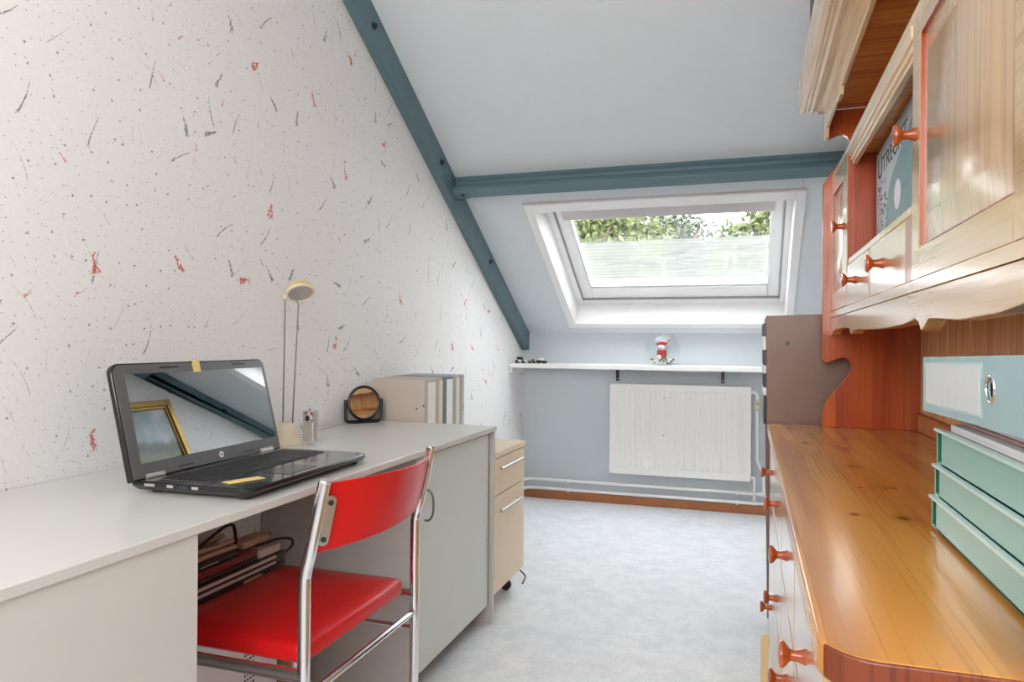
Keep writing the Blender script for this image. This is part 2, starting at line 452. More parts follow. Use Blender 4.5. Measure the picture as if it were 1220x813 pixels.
m.build('glass', 'window_glass', win)
m = MB(); m.add([S(-.955, .33, .175), S(.10, .33, .175), S(.10, .745, .175), S(-.955, .735, .175)], [(0, 1, 2, 3)])
m.build('translucent_sheet', 'translucent_white', win)  # pale see-through sheet over the lower glass, hazing the view

# ------------------------------------------------------------------ roof beams


def zc(y): return Z0 + TN * (YB - y)


def side_beam(x0, x1, face, label, dp=.145):
    pts = [(YB - .001, Z0 - .002), (YB - .001, Z0 - dp + .028), (YB - .045, Z0 - dp + .028), (2.10, zc(2.10) - dp), (2.10, ZC - .003), (YC + .003, ZC - .003)]
    t = thing('roof_beam', ((x0 + x1) / 2, 3.4, 1.7), label, 'beam')
    MB().prism(pts, 'x', x0, x1).build('beam', 'steel_blue', t, bevel=.004)
    for (y, z) in ((2.545, 2.30), (3.215, 1.92), (3.915, 1.512)):
        MB().lathe([(.016, 0), (.016, .004), (.009, .005), (.009, .014), (0, .015)], (face, y, z), (1 if x1 < 0 else -1, 0, 0), 10).build('bolt', 'steel_dark', t)
    return t


side_beam(XL + .001, -1.422, -1.422, 'blue-grey painted roof beam sloping down along the wallpapered left wall')
side_beam(.503, XR - .001, .503, 'blue-grey roof beam on the right wall, seen reflected in the laptop screen', .085)
t = thing('roof_beam', S(-.44, 1.49, 0), 'horizontal blue-grey roof beam with a grooved face above the skylight', 'beam')
ub, ut = 1.466, 1.53
prof = [(ut, -.001), (ut, -.016), (ut - .014, -.022), (ut - .02, -.035), (ut - .016, -.05), (ut - .004, -.056), (ut, -.062), (ut, -.085), (ut - .006, -.09), (ub + .004, -.09), (ub, -.086), (ub, -.001)]
m = MB(); n_ = len(prof)
m.add([S(-1.4205, u, d) for u, d in prof] + [S(XR - .002, u, d) for u, d in prof],
      [tuple(range(n_)), tuple(range(2 * n_ - 1, n_ - 1, -1))] + [(i, (i + 1) % n_, n_ + (i + 1) % n_, n_ + i) for i in range(n_)])
m.build('beam', 'steel_blue', t)
m = MB(); sbox(m, -1.4205, -1.345, ub + .004, ut - .004, -.096, -.0902); m.build('bracket_plate', 'steel_blue', t, bevel=.002)
MB().lathe([(.009, 0), (.008, .006), (0, .007)], S(-1.37, 1.50, -.096), (0, -sn, -cs), 10).build('bolt', 'steel_dark', t)

m = MB(); sbox(m, .231, .2335, 1.309, 1.465, -.0015, .001)
struct('trim_1', m, 'box_grey')

# ------------------------------------------------------------------ radiator, pipes, back shelf
rad = thing('radiator', (-.416, 4.66, .205), 'cream white panel radiator with vertical grooves under the wall shelf', 'radiator')
x0, x1, z0, z1 = -.852, .018, .207, .787
pts = []
nr = 26
yf = 4.628
pts.append((x0 + .03, yf))
for i in range(nr):
    xa = x0 + .035 + (x1 - x0 - .07) * i / nr; wd = (x1 - x0 - .07) / nr
    pts += [(xa + wd * .25, yf), (xa + wd * .4, yf - .0035), (xa + wd * .75, yf - .0035), (xa + wd * .9, yf)]
pts += [(x1 - .03, yf), (x1 - .03, yf + .012), (x0 + .03, yf + .012)]
MB().prism(pts, 'z', z0 + .045, z1 - .04).build('corrugated_face', 'radiator_white', rad, bevel=.0015)
MB().prism(rrect(x0, x1, z0, z1, .012, 4), 'y', yf + .0005, yf + .02).build('front_panel', 'radiator_white', rad, bevel=.004)
MB().box(x0 + .01, x1 - .01, 4.675, 4.69, z0 + .01, z1 - .02).build('rear_panel', 'radiator_white', rad, bevel=.003)
m = MB()
for i in range(24): m.box(x0 + .02 + i * .035, x0 + .045 + i * .035, 4.645, 4.68, z1 - .012, z1 - .006)
m.box(x0 + .012, x1 - .012, 4.646, 4.676, z0 + .03, z1 - .015)
m.build('convector', 'radiator_white', rad)
for zz in (.704, .468): MB().lathe([(.005, 0), (.005, .004)], (-.506, yf - .0032, zz), (0, -1, 0), 8).build('plug', 'box_grey', rad)
for xx in (-.70, -.13): MB().box(xx - .012, xx + .012, 4.69, YB - .003, z0 + .1, z1 - .1).build('wall_bracket', 'radiator_white', rad)
v = MB().tube(smoothpath([(x1 - .02, 4.655, .752), (.034, 4.655, .752), (.050, 4.655, .735), (.0515, 4.655, .69)]), .011, 10)
v.build('elbow', 'pipe_white', rad)
vb = MB().lathe([(.010, 0), (.013, .004), (.013, .02), (.018, .022), (.019, .05), (.014, .056), (.010, .06)], (.0515, 4.655, .645), (0, 0, 1), 14).build('valve', 'valve_cream', rad)
MB().lathe([(.011, 0), (.017, .004), (.017, .022), (.012, .027), (0, .0275)], (.0515, 4.64, .662), (0, -1, -.1), 14).build('valve_knob', 'valve_cream', vb)
MB().tube(smoothpath([(x1 - .02, 4.655, .232), (.030, 4.655, .228), (.0385, 4.655, .215), (.0385, 4.655, .09)]), .009, 10).build('return_pipe', 'pipe_white', rad)

hp = thing('heating_pipe', (-.5, 4.66, .06), 'pair of white heating pipes running low along the back wall', 'pipe')
MB().tube(smoothpath([(-1.425, 4.30, .125), (-1.425, 4.58, .127), (-1.415, 4.64, .129), (-1.35, 4.661, .131), (-1.0, 4.661, .131)]) + [(.48, 4.661, .131)], .0095, 10).build('flow_pipe', 'pipe_white', hp)
MB().tube(smoothpath([(-1.425, 4.30, .066), (-1.425, 4.58, .068), (-1.415, 4.64, .070), (-1.35, 4.661, .072), (-1.0, 4.661, .072)]) + [(.48, 4.661, .072)], .0095, 10).build('lower_pipe', 'pipe_white', hp)
MB().tube(smoothpath([(.0515, 4.655, .648), (.052, 4.655, .40), (.055, 4.656, .33), (.088, 4.66, .255), (.0935, 4.661, .20), (.0935, 4.661, .131)]), .0085, 10).build('riser', 'pipe_white', hp)
for xx in (-1.128, -.062, .42):
    for zz in (.131, .072):
        MB().box(xx - .008, xx + .008, 4.648, YB - .002, zz - .013, zz + .004).build('pipe_clip', 'white_paint', hp, bevel=.002)
for xx, zz in ((.0935, .131), (.0385, .072)): MB().lathe([(.0115, -.018), (.0115, .018)], (xx, 4.661, zz), (1, 0, 0), 12).build('fitting', 'pipe_white', hp)

sh = thing('wall_shelf', (-.5, 4.55, .84), 'long white wall shelf above the radiator on two black brackets', 'shelf')
MB().box(XL + .001, .35, 4.40, YB - .001, .884, .912).build('board', 'white_paint', sh, bevel=.003)
MB().box(XL + .001, XL + .022, 4.41, YB - .002, .850, .884).build('wall_cleat', 'white_paint', sh, bevel=.002)
for y_ in (4.47, 4.66): MB().lathe([(.005, 0), (.004, .003)], (XL + .022, y_, .866), (1, 0, 0), 8).build('screw', 'steel_dark', sh)
for xx in (-.815, -.153):
    b_ = MB().box(xx - .010, xx + .010, 4.52, YB - .002, .879, .884); b_.box(xx - .010, xx + .010, 4.707, YB - .001, .800, .879)
    bo = b_.build('bracket', 'toy_black', sh)
    MB().lathe([(.004, 0), (.003, .003)], (xx, 4.707, .815), (0, -1, 0), 8).build('screw', 'silver', bo)

# ------------------------------------------------------------------ desk
dk = thing('desk', (-1.18, 1.2, 0), 'long pale grey desk with a cupboard door running along the wallpapered wall', 'desk')
XD = -.893
MB().box(-1.462, XD, -.35, 2.551, .717, .735).build('desktop', 'desk_grey', dk, bevel=.002)
MB().box(-1.46, -.9, -.33, 1.016, 0, .717).build('pedestal', 'desk_grey', dk, bevel=.0015)
MB().box(-1.46, -.93, 1.925, 1.945, .0, .717).build('side_panel', 'desk_side', dk, bevel=.0015)
MB().box(-1.46, -.90, 2.532, 2.551, 0, .717).build('end_panel', 'desk_side', dk, bevel=.0015)
MB().box(-1.45, -.94, 1.945, 2.532, .10, .118).build('cupboard_floor', 'desk_side', dk)
MB().box(-1.46, -1.445, 1.945, 2.532, .05, .717).build('cupboard_back', 'desk_side', dk)
dr = MB().box(-.93, -.914, 1.93, 2.520, .072, .708).build('door', 'desk_front', dk, bevel=.0015)
MB().box(-.93, -.9145, 2.5202, 2.5255, .072, .708).build('edge_strip', 'desk_edge_brown', dr)
MB().tube(smoothpath([(-.915, 1.965, .608), (-.900, 1.965, .606), (-.889, 1.965, .590), (-.886, 1.965, .562), (-.889, 1.965, .534), (-.900, 1.965, .518), (-.915, 1.965, .516)]), .0035, 8).build('handle', 'rod_grey', dr)

# maple drawer unit behind the desk
du = thing('drawer_unit', (-1.19, 2.77, 0), 'low maple drawer unit with two bar handles behind the far end of the desk', 'drawer unit')
MB().box(-1.455, -.925, 2.56, 2.94, .09, .610).build('carcass', 'maple', du, bevel=.002)
MB().box(-1.46, -.90, 2.556, 2.943, .610, .632).build('top', 'maple', du, bevel=.002)
for (za, zb, hz) in ((.467, .606, .567), (.095, .463, .405)):
    d_ = MB().box(-.925, -.905, 2.56, 2.94, za, zb).build('drawer_front', 'maple_front', du, bevel=.0015)
    h_ = MB().tube([(-.890, 2.60, hz), (-.890, 2.875, hz)], .0055, 10)
    for yy in (2.63, 2.845): h_.tube([(-.906, yy, hz), (-.890, yy, hz)], .004, 8)
    h_.build('bar_handle', 'brushed', d_)
for xx in (-1.40, -.97):
    for yy in (2.65, 2.90):
        MB().box(xx - .012, xx + .012, yy - .012, yy + .012, .045, .09).build('castor_bracket', 'black_plastic', du)
        MB().lathe([(.02, -.012), (.022, -.008), (.022, .008), (.02, .012)], (xx, yy, .0225), (0, 1, 0), 14).build('castor', 'rubber', du)

# files on the drawer unit
FL = [('tan magazine file nearest the round mirror, standing on the drawer unit', 2.572, 2.672, 'box_tan', 'box_white', -1.200, .899, 2.600),
      ('slim tan file second from the mirror end of the row', 2.674, 2.744, 'box_tan', 'box_cream', -1.200, .902, 2.706),
      ('blue-grey file with a white spine label in the middle of the row', 2.746, 2.847, 'box_blue', 'box_white', -1.199, .903, 2.783),
      ('grey file with a cream spine label, fourth from the mirror', 2.849, 2.926, 'box_grey', 'box_cream', -1.199, .904, 2.883),
      ('grey lever arch file with a finger ring at the far end of the row', 2.928, 2.975, 'box_grey', 'silver', -1.198, .905, 2.940)]
for i, (lab, ya, yb, bm, sm, xf, zt, ys) in enumerate(FL):
    t = thing('file_box', (-1.32, (ya + yb) / 2, .632), lab, 'file')
    prof = [(-1.455, .632), (xf, .632), (xf, zt), (-1.43, zt), (-1.455, zt - .035)]
    MB().prism(prof, 'y', ya, yb).build('body', bm, t, bevel=.003)
    a_, b_ = ys, yb - .002
    MB().box(xf, xf + .0015, a_, b_, .66, zt - .012).build('spine_label', sm, t)
    if i == 4: MB().lathe([(.012, 0), (.012, .003), (.007, .003), (.007, 0)], (xf + .001, (ya + yb) / 2, .755), (1, 0, 0), 14).build('finger_ring', 'chrome', t)
    if i == 0:
        for (xx, zz) in ((-1.235, .785), (-1.205, .797)): MB().lathe([(.004, 0), (.003, .001)], (xx, ya, zz), (0, -1, 0), 8).build('rivet', 'toy_black', t)

# ------------------------------------------------------------------ chair
ch = thing('chair', (-1.0, 1.45, 0), 'red vinyl chair with a chrome tube frame pushed up to the desk', 'chair')


def seatmesh():
    m = MB(); N = 14
    x0, x1, y0, y1, zb, zt = -1.205, -.838, 1.240, 1.684, .402, .440
    o = rrect(x0, x1, y0, y1, .022, 5); rings = []
    for (ins, z) in ((.006, zb), (0, zb + .006), (0, zt - .012), (.003, zt - .005), (.010, zt), (.05, zt + .005), (.12, zt + .008)):
        sx = 1 - 2 * ins / (x1 - x0); sy = 1 - 2 * ins / (y1 - y0); cx = (x0 + x1) / 2; cy = (y0 + y1) / 2
        rings.append([(cx + (p[0] - cx) * sx, cy + (p[1] - cy) * sy, z) for p in o])
    k = len(o); vs = [p for r in rings for p in r]
    fs = [(i * k + j, i * k + (j + 1) % k, (i + 1) * k + (j + 1) % k, (i + 1) * k + j) for i in range(len(rings) - 1) for j in range(k)]
    fs += [tuple(range(k - 1, -1, -1)), tuple(range((len(rings) - 1) * k, len(rings) * k))]
    return m.add(vs, fs)


so = seatmesh().build('seat', 'red_vinyl', ch)
for (yy, nm) in ((1.222, 'near'), (1.716, 'far')):
    MB().tube(smoothpath([(-.826, yy, .012), (-.826, yy, .30), (-.826, yy, .55), (-.823, yy, .595), (-.812, yy, .64), (-.782, yy, .775)], 5), .0125, 14).build('rear_post', 'chrome', ch)
    MB().lathe([(.0125, 0), (.0128, .002), (.011, .005), (0, .006)], (-.782, yy, .774), (.2, 0, 1), 12).build('post_cap', 'chrome', ch)
    MB().tube([(-1.19, yy, .012), (-1.19, yy, .40)], .0115, 12).build('front_leg', 'chrome', ch)
    MB().tube([(-1.19, yy, .389), (-.826, yy, .389)], .013, 12).build('seat_rail', 'chrome', ch)
    MB().tube([(-1.19, yy, .302), (-.826, yy, .302)], .007, 10).build('stretcher', 'chrome', ch)
    for xx in (-1.19, -.826): MB().lathe([(.014, 0), (.015, .003), (.014, .02)], (xx, yy, 0), (0, 0, 1), 12).build('foot_cap', 'black_plastic', ch)
MB().tube([(-.826, 1.222, .345), (-.826, 1.716, .345)], .008, 10).build('stretcher', 'chrome', ch)
MB().tube([(-1.19, 1.222, .392), (-1.19, 1.716, .392)], .0105, 12).build('seat_rail', 'chrome', ch)
# curved backrest panel
m = MB(); N = 18; vs = []
for side in (0, 1):
    for j in range(5):
        for i in range(N + 1):
            t_ = i / N; y = 1.237 + (1.700 - 1.237) * t_; bow = .066 * (1 - (2 * t_ - 1) ** 2)
            zb_ = .628 + .026 * t_; z = zb_ + (.771 - zb_) * j / 4
            lean = -.812 + (z - .64) * .222
            x = lean + .003 + bow - (.007 if side else 0)
            vs.append((x, y, z))
k = N + 1; fs = []
for side in (0, 1):
    b0 = side * 5 * k
    fs += [(b0 + j * k + i, b0 + j * k + i + 1, b0 + (j + 1) * k + i + 1, b0 + (j + 1) * k + i) for j in range(4) for i in range(N)]
s_ = 5 * k
fs += [(i, i + 1, s_ + i + 1, s_ + i) for i in range(N)] + [(4 * k + i, 4 * k + i + 1, s_ + 4 * k + i + 1, s_ + 4 * k + i) for i in range(N)]
fs += [(j * k, (j + 1) * k, s_ + (j + 1) * k, s_ + j * k) for j in range(4)] + [(j * k + N, (j + 1) * k + N, s_ + (j + 1) * k + N, s_ + j * k + N) for j in range(4)]
bk = m.add(vs, fs).build('backrest', 'red_vinyl', ch, bevel=.0025)
for yy, sg in ((1.243, 1), (1.694, -1)):
    m = MB(); m.M = Matrix.Translation((-.7915, yy, .695)) @ Matrix.Rotation(R(12.5), 4, 'Y') @ Matrix.Rotation(R(34 * -sg), 4, 'Z')
    pl = m.prism(rrect(-.011, .011, -.052, .052, .010), 'x', .003, .006) if False else m.prism([(p[0], p[1]) for p in rrect(-.012, .012, -.052, .052, .011)], 'x', .001, .005)
    po = m.build('fixing_plate', 'brushed', ch, bevel=.001)
    for zz in (-.038, .038):
        q = MB(); q.M = m.M; q.lathe([(.006, 0), (.005, .003), (0, .004)], (.005, 0, zz), (1, 0, 0), 10).build('screw', 'steel_dark', po)

# ------------------------------------------------------------------ laptop
lp = thing('laptop', (-1.184, 1.161, .735), 'open black laptop with a glossy screen on the pale grey desk', 'laptop', rz=R(1.75))
W_, D_ = .494, .268
outl = [(-.012, .0)] + [(-.012, 0), (D_ - .03, 0)] + [(D_ - .03 + .03 * math.sin(R(a)), .03 - .03 * math.cos(R(a))) for a in (20, 40, 60, 80, 90)] + \
       [(D_ - .03 + .03 * math.cos(R(a)), W_ - .03 + .03 * math.sin(R(a))) for a in (0, 20, 40, 60, 80, 90)] + [(-.012, W_)]
outl = outl[1:]
ins = [(min(max(p[0], 0.0), D_ - .012) if p[0] > 0 else p[0] + .004, min(max(p[1], .012), W_ - .012)) for p in outl]
m = MB(); n_ = len(outl)
m.add([(p[0], p[1], .007) for p in ins] + [(p[0], p[1], .017) for p in outl] + [(p[0], p[1], .0245) for p in outl],
      [tuple(range(n_ - 1, -1, -1))] + [(i, (i + 1) % n_, n_ + (i + 1) % n_, n_ + i) for i in range(2 * n_) if i % n_ != n_ - 1 or True and i < 2 * n_ and False] +
      [(i + k * n_, (i + 1) % n_ + k * n_, n_ + (i + 1) % n_ + k * n_, n_ + i + k * n_) for k in (0, 1) for i in range(n_)] + [tuple(range(2 * n_, 3 * n_))] if False else
      [tuple(range(n_ - 1, -1, -1))] + [(i + k * n_, (i + 1) % n_ + k * n_, n_ + (i + 1) % n_ + k * n_, n_ + i + k * n_) for k in (0, 1) for i in range(n_)] + [tuple(range(2 * n_, 3 * n_))])
base = m.build('base', 'laptop_black', lp, local=True, bevel=.0015)
dp = [(p[0] * .985 + (.002 if p[0] > .1 else 0), .004 + p[1] * (W_ - .008) / W_) for p in outl]
MB().prism(dp, 'z', .0245, .0262).build('deck', 'laptop_deck', base, local=True, bevel=.0006)
MB().prism(rrect(.030, .158, .028, .466, .006), 'z', .0262, .0268).build('keyboard_tray', 'laptop_grey', base, local=True)
for q in ((.025, .03), (.025, W_ - .03), (.235, .03), (.235, W_ - .03)): MB().lathe([(.010, 0), (.010, .0075)], (q[0], q[1], 0), (0, 0, 1), 10).build('foot', 'rubber', base, local=True)
kc = {}
for r in range(6):
    xk = .034 + r * .0208
    units = [1] * 19 if r < 4 else ([2.2] + [1] * 10 + [2.0] + [1] * 4 if r == 4 else [1.2, 1, 1, 1, 5, 1, 1, 1, 1, 1, 1, 1, 2])
    if r == 4: units = [2] + [1] * 10 + [2.2] + [1, 1, 1, 1.8]
    tot = sum(units); yk = .032; sc_ = .430 / tot
    for u_ in units:
        wk = u_ * sc_ - .0035; key = round(wk, 4)
        if key not in kc:
            ko = MB().prism(rrect(0, .0172, 0, wk, .0018, 2), 'z', 0, .0022).build('key', 'key_black', base, local=True); kc[key] = ko.data; ko.data.materials[0] = MATS['key_black']
        else:
            ko = bpy.data.objects.new('key', kc[key]); C.objects.link(ko); ko.parent = base
        ko.location = (xk, yk, .0268); yk += u_ * sc_
MB().prism(rrect(.178, .250, .160, .275, .006), 'z', .0262, .0268).build('touchpad', 'laptop_black', base, local=True)
# ports on the left side of the base
for (xa, xb, mt) in ((.02, .045, 'silver'), (.075, .09, 'box_grey'), (.105, .125, 'steel_dark'), (.135, .15, 'box_grey')):
    MB().box(xa, xb, -.0012, .002, .0175, .0228).build('port', mt, base, local=True)
# lid
T = R(14); LM = Matrix.Translation((0, 0, .024)) @ Matrix.Rotation(-T, 4, 'Y')
LH = .248
m = MB(); m.M = LM
WA, WB = -.012, W_ + .005
o_ = [(WA, .0), (WB, .0)] + arc(WB - .022, LH - .022, .022, 0, 90, 6) + arc(WA + .022, LH - .022, .022, 90, 180, 6)
lid = m.prism([(p[0], p[1]) for p in o_], 'x', -.014, 0).build('lid', 'laptop_black', lp, local=True, bevel=.003)
m = MB(); m.M = LM; o2 = [(WA + .004, .004), (WB - .004, .004)] + arc(WB - .022, LH - .022, .018, 0, 90, 6) + arc(WA + .022, LH - .022, .018, 90, 180, 6)
m.prism(o2, 'x', 0, .0015).build('bezel', 'laptop_grey', lid, local=True, bevel=.0006)
m = MB(); m.M = LM; m.box(.0015, .0022, WA + .030, WB - .016, .034, LH - .024).build('screen', 'screen', lid, local=True)
for (a_, b_, za) in ((.120, .175, LH - .012), (.365, .415, LH - .012), (.12, .165, .012), (.345, .385, .012)):
    m = MB(); m.M = LM; m.box(.0015, .0030, a_, b_, za - .0018, za + .0018).build('rubber_bumper', 'rubber', lid, local=True)
m = MB(); m.M = LM; lg = m.lathe([(.0075, 0), (.0075, .0008)], (.0015, W_ / 2 + .015, .018), (1, 0, 0), 20).build('logo_disc', 'paper', lid, local=True)
text_mesh('logo_letters', 'hp', .011, LM @ Matrix.Translation((.0024, W_ / 2 + .0150, .0155)) @ Matrix(((0, 0, 1, 0), (1, 0, 0, 0), (0, 1, 0, 0), (0, 0, 0, 1))), 'toy_black', lg, .0002, 'CENTER')
for (a_, b_) in ((.025, .075), (W_ - .085, W_ - .035)):
    m = MB(); m.tube([(-.002, a_, .0285), (-.002, b_, .0285)], .007, 10).build('hinge', 'silver', lp, local=True)
lw = lp.matrix_basis.copy() if False else Matrix.Translation(lp.location) @ Matrix.Rotation(R(1.75), 4, 'Z')
m = MB(); m.M = lw @ LM; m.box(.0026, .0033, .222, .247, .221, .2485); m.box(-.0155, .0033, .222, .247, .2488, .2495); m.box(.0026, .0033, .236, .240, .2495, .256)
tag(m.build('sticky_tape', 'tape_yellow'), 'small yellow tape strip folded over the top edge of the laptop lid', 'tape')
m = MB(); m.M = lw @ Matrix.Translation((.202, .066, .0272)) @ Matrix.Rotation(R(-24), 4, 'Z'); m.box(-.016, .016, -.036, .036, 0, .0006); m.box(-.014, .017, -.012, .044, .0006, .0014)
tag(m.build('sticky_tape', 'tape_yellow'), 'yellow paper tape stuck on the laptop palm rest beside the touchpad', 'tape')

# ------------------------------------------------------------------ lamp, camera, mirror on desk
la = thing('desk_lamp', (-1.318, 1.86, .735), 'cream halogen desk lamp on two thin rods behind the laptop', 'lamp')
MB().lathe([(.046, 0), (.046, .005), (.039, .010), (.034, .02), (.031, .058), (.027, .066), (0, .068)], (-1.323, 1.86, .735), (0, 0, 1), 24).build('base', 'cream_plastic', la)
MB().tube([(-1.338, 1.86, .800), (-1.333, 1.86, 1.178)], .0022, 8).build('rod', 'rod_grey', la)
MB().tube([(-1.304, 1.86, .800), (-1.2865, 1.86, 1.158), (-1.298, 1.86, 1.178)], .0022, 8).build('rod', 'rod_grey', la)
ax = Vector((.44, -.36, -.82)).normalized(); hc = Vector((-1.278, 1.858, 1.194))
hs = .86
hd = MB().lathe([(q * hs, h * hs) for q, h in [(.049 * math.sin(R(a)), -.044 * math.cos(R(a))) for a in range(0, 91, 10)] + [(.050, .004), (.046, .005), (.044, .001)]], hc, ax, 24).build('lamp_head', 'cream_head', la)
MB().lathe([(q * hs, h * hs) for q, h in [(.0505, -.001), (.0515, .003), (.050, .006), (.043, .0065), (.043, .003)]], hc, ax, 24).build('rim', 'cream_plastic', hd)
MB().lathe([(q * hs, h * hs) for q, h in [(.043, .0035), (.030, -.006), (.015, -.014), (0, -.016)][::-1]], hc, ax, 24).build('reflector', 'lamp_reflector', hd)
MB().ball(hc + ax * -.006, .006, 10).build('bulb', 'box_white', hd)
MB().ball((-1.333, 1.86, 1.180), .007, 10).build('joint', 'cream_plastic', la)

wc = thing('camera', (-1.257, 1.885, .735), 'small silver pocket camera standing upright on the desk beside the lamp', 'camera', rz=R(-6)); wc.name = 'pocket_camera'
MB().prism(rrect(-.021, .021, -.014, .014, .005, 4), 'z', .012, .104).build('body', 'silver', wc, local=True, bevel=.002)
MB().prism(rrect(-.019, .019, -.012, .012, .003, 3), 'z', .0, .012).build('foot', 'silver', wc, local=True, bevel=.001) if False else MB().lathe([(.012, 0), (.013, .002), (.005, .004), (.004, .0125)], (0, 0, 0), (0, 0, 1), 14).build('foot', 'silver', wc, local=True)
MB().box(-.011, .020, -.0150, -.0141, .071, .100).build('front_plate', 'toy_brown', wc, local=True)
ln = MB().lathe([(.0145, 0), (.0145, .006), (.0125, .008), (.009, .0082)], (.006, -.0145, .082), (0, -1, 0), 20).build('lens_barrel', 'silver', wc, local=True)
MB().lathe([(.009, 0), (.008, .001)], (.006, -.0225, .082), (0, -1, 0), 16).build('lens', 'lens_glass', ln, local=True)
MB().lathe([(.003, 0), (.003, .001)], (.006, -.0150, .0975), (0, -1, 0), 8).build('flash', 'box_white', wc, local=True)
MB().box(.0045, .0055, -.0146, -.0139, .030, .055).build('groove', 'box_grey', wc, local=True)
MB().lathe([(.004, 0), (.003, .004)], (-.004, 0, .104), (0, 0, 1), 10).build('shutter_button', 'toy_brown', wc, local=True)

mi = thing('table_mirror', (-1.405, 2.46, .735), 'small round black-framed table mirror on a swivel stand at the far end of the desk', 'mirror', rz=R(52))
mc = Vector((0, -.002, .076)); an = Vector((0, -1, .08)).normalized(); RM = .062
fr = MB(); fr.tube([mc + Vector((RM * math.cos(2 * math.pi * i / 40), 0, RM * math.sin(2 * math.pi * i / 40))) + Vector((0, .08 * RM * math.sin(2 * math.pi * i / 40), 0)) for i in range(41)], .0058, 8, caps=False)
fo = fr.build('frame', 'black_plastic', mi, local=True)
MB().lathe([(RM - .001, -.003), (RM - .001, .001), (RM - .003, .0012)], mc, an, 40).build('mirror_glass', 'mirror', mi, local=True)
m = MB(); m.tube(smoothpath([(-.072, 0, .090), (-.072, 0, .020), (-.066, 0, .009), (-.055, 0, .0065), (0, 0, .0065), (.055, 0, .0065), (.066, 0, .009), (.072, 0, .020), (.072, 0, .090)]), .0062, 8).build('stand', 'black_plastic', mi, local=True)
MB().box(-.055, .055, -.022, .022, 0, .005).build('stand_base', 'black_plastic', mi, local=True, bevel=.002)
MB().tube([(-.070, 0, .076), (-.064, 0, .076)], .004, 8).build('pivot', 'black_plastic', mi, local=True); MB().tube([(.064, 0, .076), (.070, 0, .076)], .004, 8).build('pivot', 'black_plastic', mi, local=True)
tag(MB().tube(smoothpath([(-1.36, 1.87, .7385), (-1.40, 1.98, .7385), (-1.425, 2.10, .7385), (-1.43, 2.24, .7385), (-1.447, 2.36, .7385), (-1.452, 2.50, .7385)]), .0028, 8).build('cable', 'cable_white'), 'thin white lamp cable lying on the desk along the wall', 'cable')

# ------------------------------------------------------------------ under the desk
tw = thing('computer_tower', (-1.34, 1.45, 0), 'white computer tower with vent holes standing under the desk', 'computer')
MB().box(-1.452, -1.235, 1.21, 1.70, .006, .415).build('case', 'tower_white', tw, bevel=.003)
m = MB()
for i in range(4):
    for j in range(18): m.lathe([(.0035, 0), (.0035, .0008)], (-1.2352, 1.565 + i * .011, .10 + j * .013), (1, 0, 0), 6)
tag(m.build('vent_hole', 'toy_black', tw), kind='stuff')
for xx in (-1.43, -1.26):
    for yy in (1.24, 1.67): MB().box(xx - .012, xx + .012, yy - .012, yy + .012, 0, .006).build('foot', 'rubber', tw)
cbx = thing('cardboard_box', (-1.30, 1.775, 0), 'small cardboard box behind the chair legs beside the white tower', 'box')
MB().box(-1.40, -1.22, 1.72, 1.83, 0, .26).build('body', 'cardboard', cbx, bevel=.002)
MB().box(-1.40, -1.22, 1.722, 1.773, .2602, .262).build('flap', 'cardboard', cbx); MB().box(-1.40, -1.22, 1.777, 1.828, .2602, .262).build('flap', 'cardboard', cbx)

l1 = thing('closed_laptop', (-1.33, 1.45, .415), 'dark closed laptop with two pale stripes at the bottom of the stack under the desk', 'laptop')
MB().box(-1.455, -1.215, 1.22, 1.705, .418, .442).build('base', 'device_dark', l1, bevel=.003)
MB().box(-1.455, -1.215, 1.22, 1.705, .4425, .470).build('lid', 'device_dark', l1, bevel=.003)
for zz in (.449, .464): MB().box(-1.2155, -1.2115, 1.23, 1.66, zz - .003, zz + .004).build('stripe', 'device_stripe', l1)
MB().box(-1.2155, -1.211, 1.53, 1.60, .425, .436).build('port', 'batten', l1)
for yy in (1.26, 1.66):
    for xx in (-1.43, -1.24): MB().box(xx - .01, xx + .01, yy - .01, yy + .01, .415, .418).build('foot', 'rubber', l1)
l2 = thing('closed_laptop', (-1.34, 1.42, .470), 'dark red closed laptop lying second in the stack under the desk', 'laptop')
MB().box(-1.455, -1.225, 1.23, 1.60, .4705, .480).build('base', 'device_dark', l2, bevel=.002); MB().box(-1.455, -1.225, 1.23, 1.60, .4805, .500).build('lid', 'device_red', l2, bevel=.004)
MB().box(-1.27, -1.222, 1.603, 1.695, .4705, .492).build('dock_block', 'device_stripe', l2, bevel=.004)
l3 = thing('flat_device', (-1.34, 1.38, .50), 'flat black device lying on the dark red laptop under tangled cables', 'device')
MB().prism(rrect(-1.45, -1.235, 1.24, 1.545, .02), 'z', .5005, .512).build('body', 'device_dark', l3, bevel=.003)
MB().box(-1.240, -1.2325, 1.40, 1.46, .504, .507).build('trim_strip', 'silver', l3)
for i in range(5):
    x_ = -1.245 - .022 * i
    pts = [(x_ + random.uniform(-.004, .004), 1.25 + .29 * k / 5. + .01 * i, .5195 + random.uniform(0, .006) + (.010 if i in (1, 3) else 0)) for k in range(6)]
    tag(MB().tube(smoothpath(pts), .0065, 8).build('cable', 'cable_beige'), 'beige cable in the bundle on top of the laptop stack', 'cable', 'beige cables on the laptop stack')
tag(MB().tube(smoothpath([(-1.262, 1.36, .537), (-1.26, 1.424, .548), (-1.26, 1.467, .562), (-1.26, 1.515, .576), (-1.26, 1.543, .574), (-1.26, 1.551, .560), (-1.26, 1.556, .535), (-1.262, 1.56, .506)]), .0042, 8).build('cable', 'black_plastic'), 'black cable looping up from the laptop stack under the desk', 'cable')
